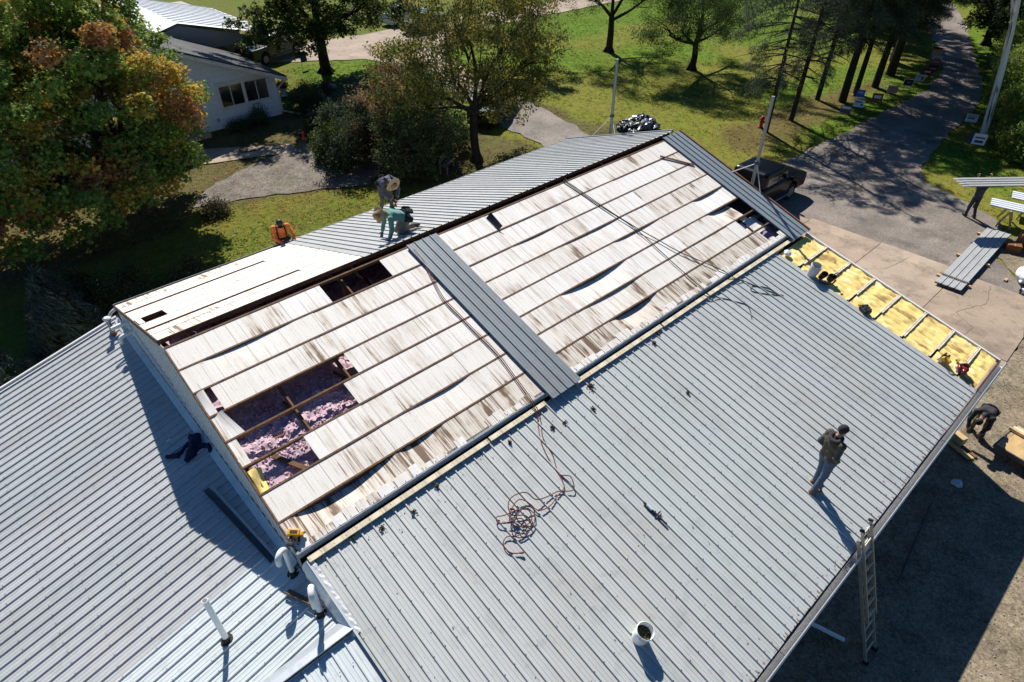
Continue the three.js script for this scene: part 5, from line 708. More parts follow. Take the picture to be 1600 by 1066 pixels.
// red extension cord from the ridge to a coil on the low roof
const cord = (name, label, cat, pts, r, m, plugs) => { const t = thing(name, label, cat); part(t, 'cable', tube(pts, r, 6, pts.length * 9), m); for (const [p, d] of plugs ?? []) part(t, 'plug', merge([rod(p, p.clone().addScaledVector(d, .07), .018, .022, 8), rod(p.clone().addScaledVector(d, .07), p.clone().addScaledVector(d, .085), .016, .012, 8)]), m); return t; };
const redM = mat({ color: 0x6e2820, roughness: .55 }), redD = mat({ color: 0x4e1d18, roughness: .6 }), ropeG = mat({ color: 0x2c3d33, roughness: .9 });
const nsP = (l, h) => l.map(([x, z]) => NS(x, (z + 4.66) / C3, h)), lsP = (l, h) => l.map(([x, z, q]) => LS(x, (z - .1218) / CL, (q ?? 0) + h));
{
  const down = [...nsP([[5.72, -4.5], [5.66, -4.0], [5.4, -3.0], [5.41, -2.4], [5.42, -1.94], [5.45, -1.24], [5.37, -.54], [5.29, .02]], .04)];
  const c1 = [...down, ...lsP([[5.24, .25, .06], [5.12, .42], [4.88, .75], [4.72, 1.15], [4.62, 1.6], [4.52, 1.75, .02], [4.3, 1.8, .02], [4.02, 1.86, .03], [3.78, 1.8, .05], [3.72, 1.55, .06], [3.62, 1.44, .08], [3.38, 1.5, .08], [3.2, 1.66, .06], [3.3, 1.84, .05], [3.55, 1.86, .05], [3.62, 1.7, .08], [3.45, 1.58, .1], [3.2, 1.5, .06], [3.06, 1.44, .05], [3.02, 1.54, .05], [3.16, 1.64, .07], [3.4, 1.74, .09], [3.36, 1.92, .05], [3.14, 1.92, .04], [2.98, 1.82, .03], [2.86, 1.86, .02], [2.82, 1.98, .02], [2.87, 2.1, .02], [2.96, 2.17, .03]], .018)];
  const c2 = [...down.map(p => p.clone().add(V(.035, .004, 0))), ...lsP([[5.28, .27, .06], [5.18, .45], [4.97, .72], [4.86, 1.1], [4.66, 1.5], [4.74, 1.68, .1], [4.62, 1.9, .05], [4.36, 1.74, .02], [4.1, 1.7, .04], [3.86, 1.62, .1], [3.8, 1.42, .12], [3.5, 1.34, .13], [3.36, 1.42, .12], [3.3, 1.58, .1], [3.5, 1.76, .1], [3.46, 1.94, .06], [3.2, 2.0, .03], [3.08, 1.86, .06], [3.26, 1.7, .1], [3.6, 1.62, .1], [3.72, 1.72, .06], [3.5, 1.95, .05], [3.3, 1.8, .12], [3.38, 1.55, .16]], .018)];
  const t = cord('power_cord', 'dark red power cord running down the stripped slope to a tangle', 'cord', c1, .0105, redM, [[c1.at(-1), V(.8, .1, .6).normalize()]]);
  part(t, 'cable', tube(c2, .0105, 6, c2.length * 9), redD); part(t, 'plug', rod(c2.at(-1), c2.at(-1).clone().add(V(-.06, .02, -.05)), .018, .022, 8), redM);
}
cord('rope', 'dark green rope running straight down from the ridge past the eave', 'rope', [...nsP([[11.05, -4.7], [11.16, -4.1], [11.28, -3.41], [11.51, -2.41], [11.5, -1.6], [11.47, -.8], [11.47, .03]], .035), ...lsP([[11.52, .22, .07], [11.71, .34, .02], [11.9, .5], [12.05, .71], [12.2, .95], [12.08, 1.14], [11.87, 1.32]], .016)], .012, ropeG);
cord('rope', 'dark green rope slanting right to end in loops on the low roof', 'rope', [...nsP([[11.08, -4.7], [11.22, -4.0], [11.33, -3.3], [11.56, -2.38], [11.75, -1.8], [11.96, -1.18], [12.3, -.55], [12.56, -.05]], .045), ...lsP([[12.72, .2, .07], [12.92, .36, .02], [13.05, .6], [13.22, .96], [13.45, 1.33], [13.3, 1.2], [13.0, .95], [12.8, .7], [12.98, .62], [13.35, 1.0], [13.2, 1.16]], .016)], .012, ropeG);
{ // caulk gun on the low roof
  const t = thing('caulk_gun', 'black and white caulking gun lying on the low grey roof', 'tool'); basis(t, LS(5.56, 3.12, .022), AX.L[2].clone().negate(), AX.L[1], AX.L[2].clone().negate().cross(AX.L[1]));
  part(t, 'cartridge', rod(V(.06, .028, 0), V(.2, .028, 0), .026, .026, 14), mat({ color: 0xaebfca, roughness: .5 })); part(t, 'frame', merge([box(-.14, .03, 0, .34, .03, .03), box(.13, .012, 0, .26, .02, .05), box(.0, .03, .0, .02, .06, .06, .005), box(-.06, .025, .06, .03, .025, .12, .008), box(-.1, .02, .05, .02, .02, .1, .006)]), M.black); part(t, 'nozzle', rod(V(.2, .028, 0), V(.3, .028, 0), .016, .004, 10), mat({ color: 0x2a2d30 }));
}
{ // navy jacket dropped in the shade on the wing
  const t = thing('dark_jacket', 'navy blue jacket dropped in the shade on the side wing roof', 'jacket'), B = [], c = [.008, .012, .05], r = RNG(4), w = (s, z, h) => WS(s, z, h);
  const pts = [[.1, -4.0], [.32, -4.22], [.5, -4.02], [.26, -4.4]]; B.push(bone(w(.12, -4.35, .05), w(.36, -4.05, .05), .09, .1, c), bone(w(.36, -4.05, .05), w(.5, -3.98, .04), .1, .06, c), bone(w(.34, -4.3, .04), w(.6, -4.25, .035), .07, .05, c), bone(w(.6, -4.25, .035), w(.78, -4.42, .03), .05, .04, c), bone(w(.16, -4.1, .05), w(.02, -3.92, .05), .06, .05, c), bone(w(.02, -3.92, .05), w(.06, -3.78, .04), .05, .045, c), bone(w(.2, -4.45, .05), w(.12, -4.2, .09), .07, .06, c));
  const g = skinOf(B, .04, .014); displace(g, v => { const k = (nz(v.x * 14, v.z * 14 + v.y * 9, 6) - .5) * .07; v.y += k; v.x += k * .3; }); part(t, 'cloth', g, mat({ color: 0x10183a, roughness: .95 })); part(t, 'lining_edge', tube([w(.3, -4.12, .13), w(.38, -4.16, .12), w(.46, -4.12, .12)], .012, 5), mat({ color: 0x9aa6c0 }));
}
{ // offcuts of trim on the wing
  const chan = (name, label, a, b, w, m) => { const t = thing(name, label, 'metal trim'); part(t, 'flange', beam(a, b, w, .006, AXW[1]), m); const o = V(0, .03, .0); part(t, 'lip', beam(a.clone().add(o).add(V(-w / 2, 0, 0)), b.clone().add(o).add(V(-w / 2, 0, 0)), .005, .06, V(0, 1, 0)), m); };
  chan('trim_offcut', 'long dark metal trim channel lying in the shade along the gable wall', WS(.52, -2.98, .035), WS(.28, -.6, .035), .11, M.darkMetal); chan('trim_offcut', 'long pale edged trim strip beside the dark channel in the shade', WS(.4, -2.9, .035), WS(.2, -.6, .04), .05, M.siding); chan('trim_offcut', 'short brown angle offcut leaning beside the hooked vent pipes', WS(.36, .1, .05), WS(.12, .72, .08), .1, mat({ color: 0x5a4a35, roughness: .6 }));
  const s = solo('paper_scrap', 'small white printed scrap in the shade on the side wing roof', 'scrap', slab((u, v) => { const p = WS(.55 + .1 * u, -4.94 + .13 * v, .008 + .01 * u * v); return [p.x, p.y, p.z]; }, 3, 3, .001), M.whiteTrim);
}
{ // yellow tool at the gable corner
  const t = thing('nail_gun', 'yellow and black power tool resting on the eave corner of the stripped slope', 'tool'); basis(t, NS(.1, 4.62, .02), V(.78, 0, .62).applyAxisAngle(V(1, 0, 0), .32), AX.N[1], V(.78, 0, .62).applyAxisAngle(V(1, 0, 0), .32).cross(AX.N[1]));
  const y = mat({ color: 0xd79a18, roughness: .45 }); part(t, 'housing', merge([box(0, .07, 0, .2, .1, .12, .02), box(.12, .06, .01, .08, .08, .08, .015)]), y); part(t, 'grip', merge([box(-.03, .06, .1, .05, .05, .16, .015), box(-.03, .06, .19, .1, .08, .06, .012)]), M.black); part(t, 'magazine', merge([box(.1, .035, .09, .035, .05, .17, .006), box(.17, .05, -.02, .03, .03, .03, .004)]), M.black); part(t, 'stripe', box(0, .123, 0, .12, .006, .05), M.black);
}
// leaf litter on the low roof, below the eave
function litter(label, at, R, n, seed) { const t = thing('leaf_clump', label, 'leaves'), r = RNG(seed), L = []; for (let k = 0; k < n; k++) { const g = clump(2, .04, .01, seed * 31 + k, .7); g.rotateX(r() * 3); const p = LS(at[0] + (r() - .5) * R * 2 * r(), at[1] + (r() - .5) * R * 2 * r(), .012 + r() * .02 * (n > 20 ? 2 : 1)); g.translate(p.x, p.y, p.z); L.push(g); } part(t, 'leaves', merge(L), mat({ color: seed % 3 ? 0x5c4c38 : 0x6b6040, roughness: 1 }), null, 'stuff'); }
[['leaf clump below the ledger board near the gable corner', [.86, .12], .05], ['brown leaf clump near the second seam from the gable corner', [1.35, .28], .06], ['brown leaf clump below the first ledger joint', [1.95, .36], .06], ['dry leaf clump a hand below the ledger board, left of the cord', [2.6, .2], .05], ['small leaf clump above the red cord tangle', [4.35, .3], .04], ['leaf clump beside the bottom of the loose sheet', [5.3, .55], .06], ['leaf clump just below the loose sheet end', [5.6, .62], .07], ['large leaf clump at the ledger end right of the loose sheet', [6.75, .28], .09], ['leaf clump two ribs right of the loose sheet', [6.35, .75], .06], ['dark leaf lying alone on the middle of the low roof', [8.5, 1.7], .03], ['leaf clump left of the rope end', [9.0, .28], .06], ['brown leaf clump below the ledger, left of the ropes', [9.3, .14], .05]].forEach(([l, p, R], i) => litter(l, p, R, R > .08 ? 60 : 26, 300 + i));
{ const r = RNG(77), L = []; for (let k = 0; k < 520; k++) { const near = r() < .55, x = rr(.2, near ? 9 : 14.8, r), s = near ? .05 + r() * r() * .5 : r() * 6; const g = clump(1, .018 + r() * .022, .004, 900 + k, .6); g.rotateX(r() * 3); const p = LS(x, s, .008); g.translate(p.x, p.y, p.z); L.push(g); } const m = part(scene, 'leaf_litter', merge(L), mat({ color: 0x463b2e, roughness: 1 })); m.userData = { kind: 'stuff', label: 'specks of leaf litter scattered over the low roof', category: 'leaf litter' }; }
// ---- tools on the yellow strip
{
  const put = (t, x, s, a = 0) => basis(t, LS(x, s, .015), V(Math.cos(a), 0, Math.sin(a)).applyAxisAngle(V(1, 0, 0), Math.atan(.2466)), AX.L[1], V(Math.cos(a), 0, Math.sin(a)).applyAxisAngle(V(1, 0, 0), Math.atan(.2466)).cross(AX.L[1]));
  const tb = thing('tool_pouch', 'brown leather tool belt with open pouches beside the grey bucket', 'tool belt'); put(tb, 15.18, 1.55, .6);
  for (const [x, z, a] of [[-.12, -.04, .3], [.12, .05, -.4]]) { const g = lathe([[.0, .01], [.09, .01], [.1, .06], [.12, .2], [.115, .21], [.095, .07], [0, .04]], 18); g.scale(1, 1, .75); g.rotateX(.25); g.rotateY(a); g.translate(x, 0, z); part(tb, 'pouch', g, leather); } part(tb, 'strap', tube([V(-.2, .1, .05), V(-.26, .04, .16), V(-.1, .03, .24), V(.12, .04, .22), V(.25, .07, .12)], .022, 6), leather); part(tb, 'hammer', merge([rod(V(.1, .1, .02), V(.16, .3, .08), .012), rod(V(.11, .3, .1), V(.21, .3, .06), .018)]), M.steel);
  const bx = thing('battery_case', 'black case of tool parts with a yellow edge on the yellow insulation', 'tool case'); put(bx, 14.98, 2.9, .5); part(bx, 'tray', box(0, .05, 0, .24, .1, .26, .02), M.black); for (let i = 0; i < 3; i++) for (let k = 0; k < 3; k++) part(bx, 'battery', box(-.07 + i * .07, .12, -.08 + k * .08, .05, .06, .06, .008), (i + k) % 2 ? M.darkMetal : M.black); part(bx, 'clip', box(-.1, .08, -.16, .08, .05, .05, .01), mat({ color: 0xe0b020 }));
  const s1 = thing('circular_saw', 'yellow and black circular saw on the lower end of the yellow insulation', 'saw'); put(s1, 15.12, 5.1, .2); part(s1, 'motor', merge([box(0, .1, 0, .22, .11, .12, .03), rod(V(0, .1, -.02), V(0, .1, .16), .05, .05, 14)]), mat({ color: 0xd09a1c, roughness: .5 })); part(s1, 'guard', new THREE.CylinderGeometry(.1, .1, .03, 24).rotateX(Math.PI / 2).translate(.06, .1, -.08), M.black); part(s1, 'handle', tube([V(-.08, .13, .02), V(-.12, .22, .02), V(.0, .25, .02), V(.08, .17, .02)], .02, 8), M.black); part(s1, 'shoe', box(.02, .01, -.03, .28, .012, .16, .004), M.galv);
  const s2 = thing('circular_saw', 'red circular saw at the lowest corner of the yellow insulation', 'saw'); put(s2, 15.18, 5.55, 1.0); part(s2, 'motor', merge([box(0, .11, 0, .26, .12, .13, .035), rod(V(0, .11, -.02), V(0, .11, .18), .055, .05, 14)]), mat({ color: 0x8e1d22, roughness: .4 })); part(s2, 'guard', new THREE.CylinderGeometry(.11, .11, .035, 24).rotateX(Math.PI / 2).translate(.05, .12, -.09), mat({ color: 0x6f1a1e, roughness: .4 })); part(s2, 'handle', tube([V(-.08, .15, .02), V(-.14, .24, .02), V(-.02, .28, .02), V(.08, .19, .02)], .022, 8), M.black); part(s2, 'shoe', box(.02, .01, -.03, .3, .012, .17, .004), M.galv);
  const bg = thing('plastic_bag', 'small crumpled clear white plastic bag at the top of the yellow insulation', 'bag'); put(bg, 15.12, .32, 0); part(bg, 'film', displace(new THREE.IcosahedronGeometry(.1, 4), v => { v.multiplyScalar(1 + (nz(v.x * 30 + 4, v.y * 30 + v.z * 24, 3) - .5) * .9); v.y = Math.max(v.y * .7 + .05, .0); }), mat({ color: 0xdfe3e6, roughness: .35 }));
  const sc = thing('wood_offcut', 'curved pale wood shavings and offcut between the two saws', 'wood offcut'); put(sc, 15.5, 5.35, .3); part(sc, 'block', box(0, .03, 0, .12, .05, .07, .005), M.lumber); part(sc, 'curl', tube([V(.1, .02, .1), V(.16, .06, .06), V(.2, .03, .12), V(.16, .02, .16)], .008, 5), M.lumber);
}
// dark rubble: missing ridge vent piece standing on the top row, and a thin lath on the upper boards
solo('vent_flap', 'bent black flap standing on the top row of white boards', 'flap', slab((u, v) => { const p = NS(8.05 + .0 * u + .12 * v, .12 + u * .5, .01 + .16 * v * (1 - u * .4)); return [p.x, p.y, p.z]; }, 6, 4, .008), M.black);
solo('lath', 'brown wooden lath lying on the boards near the right end of the ridge', 'lath', beam(NS(14.85, .52, .035), NS(15.62, 1.35, .03), .05, .03, AX.N[1]), M.oldWood);
// ---- poles standing at the far gable end
function gablePole(label, z, top) { const t = thing('mast_pole', label, 'pole', [17.0, G, z], 0, 'poles at the far gable end'); part(t, 'pole', rod(V(0, 0, 0), V(0, top - G, 0), .055, .05, 14), M.steel); part(t, 'collar', new THREE.CylinderGeometry(.085, .085, .09, 16).translate(0, 1.25 - G, 0), M.darkMetal); const yr = (zz) => (zz > -4.66 ? 1.556 - (zz + 4.66) / 3 : 1.66 + (zz + 4.66) / 3) - G; for (const s of [-.55, .55]) part(t, 'brace', rod(V(0, 1.25 - G - .02, 0), V(-.42, yr(z + s) + .03, s), .014, .014, 6), M.whiteTrim); part(t, 'foot', new THREE.CylinderGeometry(.12, .14, .06, 16).translate(0, .05, 0), M.darkMetal); }
gablePole('tall grey pole braced to the gable near the black truck', -2.02, 3.27); gablePole('tall grey pole braced to the gable beside the grass lawn', -7.92, 3.2);
// ---- ladders
function ladder(name, label, foot, head, w, group) {
  const t = thing(name, label, 'ladder', [0, 0, 0], 0, group), d = head.clone().sub(foot), L = d.length(), y = d.clone().normalize(), x = V(1, 0, 0), z = x.clone().cross(y), P = (a, b, c) => foot.clone().addScaledVector(x, a).addScaledVector(y, b).addScaledVector(z, c), up = z;
  for (const s of [-1, 1]) { part(t, 'rail', beam(P(s * w / 2, 0, 0), P(s * w / 2, L - .25, 0), .028, .06, up), M.alu); part(t, 'fly_rail', beam(P(s * (w / 2 - .035), L * .32, .07), P(s * (w / 2 - .035), L, .07), .028, .055, up), M.alu); part(t, 'rail_cap', beam(P(s * (w / 2 - .035), L - .01, .07), P(s * (w / 2 - .035), L + .03, .07), .04, .085, up), M.rubber); part(t, 'shoe', beam(P(s * w / 2, -.03, -.02), P(s * w / 2, .05, .02), .05, .11, up), M.rubber); }
  for (let q = .28; q < L - .3; q += .305) part(t, 'rung', rod(P(-w / 2, q, 0), P(w / 2, q, 0), .017, .017, 8), M.alu); for (let q = L * .32 + .15; q < L - .1; q += .305) part(t, 'fly_rung', rod(P(-w / 2 + .03, q, .07), P(w / 2 - .03, q, .07), .017, .017, 8), M.alu);
  return t;
}
ladder('extension_ladder', 'aluminium extension ladder leaning on the gutter of the low roof', V(8.44, G + .05, 7.2), V(8.44, -1.12, 5.94), .44);
ladder('extension_ladder', 'aluminium ladder behind the far eave under the worker in orange', V(farEaveX + .1, G + .02, -10.75), V(farEaveX + .1, -.35, -9.72), .42);
// ---------------------------------------------------------------- the yard on the right
function vehicle(o) {                                   // pickup or saloon built along +x (front), on the ground
  const t = thing(o.name, o.label, o.category, o.at, o.turn, o.group), L = o.L, W = o.W / 2, paint = new THREE.MeshPhysicalMaterial({ color: o.color, roughness: .3, specularIntensity: .25, clearcoat: .3, clearcoatRoughness: .06, side: THREE.DoubleSide }), gl = new THREE.MeshPhysicalMaterial({ color: 0x0b0f12, roughness: .06, clearcoat: 1, side: THREE.DoubleSide });
  const pick_ = o.kind === 'pickup', yb = pick_ ? .52 : .30, ym = pick_ ? 1.12 : .92, yr = pick_ ? 1.76 : 1.45, wr = pick_ ? .4 : .33, ax = [L * .2, L * .80];
  const prof = new THREE.Shape(); prof.moveTo(.02, yb); prof.lineTo(0, ym - .2); prof.lineTo(.06, ym); const hood = pick_ ? L * .74 : L * .70; if (!pick_) { prof.lineTo(L * .16, ym + .04); } prof.lineTo(hood, ym + .06); prof.quadraticCurveTo(L * .95, ym + .0, L - .03, ym - .14); prof.lineTo(L, yb + .15); prof.lineTo(L - .05, yb);
  for (const a of [ax[1], ax[0]]) { prof.lineTo(a + wr + .1, yb); prof.absarc(a, yb + .02, wr + .09, 0, Math.PI, false); prof.lineTo(a - wr - .1, yb); } prof.closePath();
  const ex = (s, d, b = .05) => { const g = new THREE.ExtrudeGeometry(s, { depth: d - 2 * b, bevelEnabled: true, bevelThickness: b, bevelSize: b * .8, bevelSegments: 3, curveSegments: 10 }); g.translate(0, 0, -d / 2 + b); return g; };
  part(t, 'body', ex(prof, o.W, .14), paint);
  const c0 = pick_ ? L * .36 : L * .14, c1 = pick_ ? L * .76 : L * .72, r0 = pick_ ? c0 + .12 : L * .30, r1 = pick_ ? L * .65 : L * .56; const cab = new THREE.Shape(); cab.moveTo(c0, ym - .05); cab.lineTo(r0, yr - .06); cab.quadraticCurveTo(r0 + .04, yr, r0 + .2, yr); cab.lineTo(r1 - .15, yr); cab.quadraticCurveTo(r1, yr, r1 + .08, yr - .08); cab.lineTo(c1, ym); cab.closePath();
  part(t, 'cab', ex(cab, o.W - .24, .2), paint);
  const side = (a, b, s) => { const g = sheet((u, v) => { const lo = lerp(a, b, u), rise = v * (yr - ym - .16); const x = lo + (u > .99 && b > r1 - .1 ? -(rise) * .55 : 0); return [x, ym + .06 + rise, s * ((o.W - .24) / 2 + .012)]; }, 1, 1); return g; };
  for (const s of [-1, 1]) { const n = pick_ ? [[c0 + .2, (c0 + c1) / 2 - .1], [(c0 + c1) / 2, c1 - .22]] : [[r0 - .1, (c0 + c1) / 2 - .04], [(c0 + c1) / 2 + .04, c1 - .3]]; for (const [a, b] of n) part(t, 'side_window', side(a, b, s), gl);
    part(t, 'mirror', box(c1 - .25, ym + .14, s * (W + .1), .12, .2, .2, .04), paint); part(t, 'headlight', box(L - .06, ym - .17, s * (W - .25), .12, .16, .34, .03), M.chrome); part(t, 'tail_light', box(.01, ym - .2, s * (W - .1), .06, .3, .14, .02), mat({ color: 0x8a1515, roughness: .3 })); }
  part(t, 'windscreen', sheet((u, v) => [lerp(c1 - .03, r1 + .1, v) + .035, lerp(ym + .06, yr - .09, v) + .02, lerp(-1, 1, u) * (W - .22 - .06 * v)], 4, 1), gl); part(t, 'rear_window', sheet((u, v) => [lerp(c0, r0, v) - .02, lerp(ym + .12, yr - .1, v), lerp(-1, 1, u) * (W - .28)], 2, 1), gl);
  part(t, 'bumper', box(L + .0, yb + .06, 0, .14, .2, o.W - .1, .05), pick_ ? M.chrome : paint); part(t, 'grille', box(L - .02, ym - .22, 0, .06, .22, o.W - .8, .02), M.black);
  if (pick_) { part(t, 'bed_cover', box(c0 / 2 + .02, ym + .02, 0, c0 - .1, .03, o.W - .16, .01), M.rubber); for (const s of [-1, 1]) part(t, 'bed_rail', box(c0 / 2, ym + .02, s * (W - .05), c0 - .06, .05, .05, .015), o.rail ?? M.chrome); for (const s of [-1, 1]) part(t, 'running_board', box((c0 + c1) / 2, yb - .08, s * (W + .02), L * .38, .04, .12, .015), M.steel); }
  for (const a of ax) for (const s of [-1, 1]) { const w = part(t, 'wheel', new THREE.TorusGeometry(wr - .09, .1, 12, 28).scale(1, 1, 1.25).translate(a, wr, s * (W - .12)), M.rubber); part(w, 'rim', merge([new THREE.CylinderGeometry(wr - .14, wr - .14, .16, 24).rotateX(Math.PI / 2).translate(a, wr, s * (W - .1)), ...[0, 1, 2, 3, 4, 5].map(k => box(0, (wr - .15) / 2, 0, .05, wr - .16, .03).rotateZ(k * 1.047).translate(a, wr, s * (W - .005)))]), M.steel); }
  return t;
}
vehicle({ name: 'pickup_truck', label: 'black pickup truck parked beyond the right end of the stripped roof', category: 'truck', kind: 'pickup', L: 5.7, W: 1.95, color: 0x050506, at: [22.75, G + .01, -6.05], turn: -.02 });
vehicle({ name: 'pickup_truck', label: 'white topped pickup truck on the back driveway beside the grey house', category: 'truck', kind: 'pickup', L: 5.6, W: 1.95, color: 0x3a4038, at: [18.2, G + .01, -44.6], turn: .35, rail: M.whiteTrim });
vehicle({ name: 'parked_car', label: 'dark car parked on the back driveway behind the yellowing tree', category: 'car', L: 4.6, W: 1.8, color: 0x16181b, at: [33.2, G + .01, -44.6], turn: .25, group: 'cars on the back driveway' });
vehicle({ name: 'parked_car', label: 'white car parked behind the dark car on the back driveway', category: 'car', L: 4.5, W: 1.8, color: 0xc9cbcc, at: [33.6, G + .01, -48.6], turn: .1, group: 'cars on the back driveway' });
vehicle({ name: 'parked_car', label: 'dark green car half hidden under the yellowing tree by the far roof edge', category: 'car', L: 4.6, W: 1.85, color: 0x1c221f, at: [22.8, G + .01, -22.4], turn: .55 });
{ // stack of sheets on bearers on the apron
  const st = thing('sheet_stack', 'stack of pale grey roof sheets on wooden bearers on the concrete apron', 'sheet stack'), a = V(24.55, G + .1, 2.55), d = V(30.9, G + .1, 2.42).sub(a).normalize(), ang = Math.atan2(d.x, d.z), Z = d, Y = V(0, 1, 0), X = Y.clone().cross(Z);
  for (let k = 0; k < 5; k++) { const m = part(st, 'roof_sheet', ribSheet(6.25), M.farGrey[k % 3]); basis(m, V(24.55, G + .12 + k * .014, 3.46).addScaledVector(X, k % 2 * .01).addScaledVector(Z, (k * 7 % 3) * .02), X, Y, Z); }
  for (const q of [.75, 3.0, 5.6]) part(st, 'bearer', beam(V(24.55, G + .075, 3.62).addScaledVector(Z, q), V(24.55, G + .075, 2.4).addScaledVector(Z, q), .09, .08), M.lumber);
  part(st, 'tie_board', beam(V(24.55, G + .22, 3.52).addScaledVector(Z, .72), V(24.55, G + .22, 2.48).addScaledVector(Z, .72), .07, .02), M.greyWood); part(st, 'edge_cap', merge([2.55, 2.78, 3.01, 3.24].map(z => box(24.56, G + .14, z + .1, .01, .07, .2))), M.black);
}
{ // the sheet the man carries, and sheets on trestles at the right edge
  const carry = thing('carried_roof_sheet', 'long pale grey roof sheet held over the head of the man by the road', 'roof sheet'); const d = V(.72, .02, .69).normalize(), Xc = V(0, 1, 0).cross(d).normalize(), Yc = d.clone().cross(Xc); const m = part(carry, 'sheet', ribSheet(6.1, 4), M.farGrey[0]); basis(m, V(30.0, G + 2.075, .98).addScaledVector(Xc, -.5), Xc, Yc, d); const m2 = part(carry, 'sheet', ribSheet(6.1, 4), M.farGrey[1]); basis(m2, V(30.0, G + 2.06, .98).addScaledVector(Xc, -.49).addScaledVector(d, -.25), Xc, Yc, d);
  for (const [label, at, n] of [['low stack of pale sheets on trestles on the grass at the right edge', V(31.55, G + .82, 2.04), 3], ['second stack of sheets behind the first on the grass at the right edge', V(33.05, G + .82, 2.45), 3]]) {
    const s = thing('trestle_stack', label, 'sheet stack'), Z = V(.22, 0, 1).normalize(), X = V(0, 1, 0).cross(Z); for (let k = 0; k < n; k++) basis(part(s, 'sheet', ribSheet(5.5, 4), M.whiteRoof), at.clone().add(V(0, k * .012, 0)), X, V(0, 1, 0), Z);
    for (const q of [.8, 3.8]) { const c = at.clone().addScaledVector(Z, q).addScaledVector(X, .4); part(s, 'trestle', merge([beam(c.clone().addScaledVector(X, -.55).setY(at.y - .05), c.clone().addScaledVector(X, .55).setY(at.y - .05), .09, .09), ...[-1, 1].flatMap(a => [-1, 1].map(b => beam(c.clone().addScaledVector(X, a * .42).setY(at.y - .06), c.clone().addScaledVector(X, a * .5).addScaledVector(Z, b * .28).setY(G), .04, .08)))]), M.lumber); } }
}
{ // crates, bag, roll at the right edge
  const cr = (label, x, z, s, y = 0) => { const t = thing('cardboard_box', label, 'box', [x, G + .015 + y, z], .35, 'boxes at the right edge'); const m = mat({ color: 0x8a5a30, roughness: .85, map: TX.wood }); part(t, 'carton', box(0, s[1] / 2, 0, ...s), m); part(t, 'tape', box(0, s[1] + .002, 0, s[0] * 1.002, .004, .05), mat({ color: 0xb08a50, roughness: .4 })); for (const q of [-1, 1]) part(t, 'flap', box(0, s[1] + .004, q * s[2] / 4, s[0] * .98, .006, s[2] / 2 - .03), m); };
  cr('low brown cardboard box nearest the sheet stack', 29.7, 3.75, [.5, .32, .5]); cr('taller brown cardboard box behind the low one at the right edge', 30.3, 3.95, [.5, .62, .45]); cr('brown cardboard box at the very right edge beside the others', 30.25, 4.75, [.6, .5, .5]);
  const pk = thing('orange_bundle', 'small rounded orange bundle on top of the taller cardboard box', 'bundle', [30.3, G + .65, 3.95]); part(pk, 'body', displace(new THREE.SphereGeometry(.16, 24, 16), v => { const a = Math.atan2(v.z, v.x); const k = 1 - .07 * Math.abs(Math.sin(a * 5)); v.x *= k; v.z *= k; v.y = v.y * .8 + .12; }), mat({ color: 0xc8741c, roughness: .6 })); part(pk, 'tie', new THREE.TorusGeometry(.06, .012, 6, 16).rotateX(Math.PI / 2).translate(0, .235, 0), M.greyWood);
  const bag = thing('white_sack', 'bulging white plastic sack lying on the gravel at the right edge', 'sack', [27.6, G + .015, 4.85]); part(bag, 'sack', displace(new THREE.SphereGeometry(1, 40, 26), v => { const n = nz(v.x * 3 + 2, v.y * 3 + v.z * 2, 8); v.set(v.x * .62, v.y * .24 + .22, v.z * .4); v.multiplyScalar(.86 + n * .3); v.y = Math.max(v.y, 0); }), mat({ color: 0xd8d9da, roughness: .45 })); part(bag, 'neck', displace(new THREE.ConeGeometry(.14, .35, 14, 4).rotateZ(1.4).translate(-.62, .14, -.05), v => { v.y += (nz(v.x * 20, v.z * 20, 2) - .5) * .06; }), mat({ color: 0xd0d1d2, roughness: .45 }));
  const rl = thing('underlay_roll', 'white roll of underlay lying below the sack at the right edge', 'roll', [26.3, G + .12, 5.0], .5); part(rl, 'roll', new THREE.CylinderGeometry(.11, .11, .9, 20, 1, true).rotateX(Math.PI / 2).translate(0, 0, .45), M.pvc); part(rl, 'core', merge([new THREE.TorusGeometry(.075, .032, 8, 20), new THREE.TorusGeometry(.075, .032, 8, 20).translate(0, 0, .9)]), M.black);
  solo('wood_block', 'short wood block on the gravel beside the white sack', 'wood block', box(26.9, G + .05, 4.35, .22, .07, .09, .006), M.lumber); solo('board_offcut', 'thin dark board offcut lying on the concrete beside the yellow strip', 'board', beam(V(19.6, G + .06, -1.95), V(20.6, G + .06, -1.55), .08, .03), M.greyWood);
}
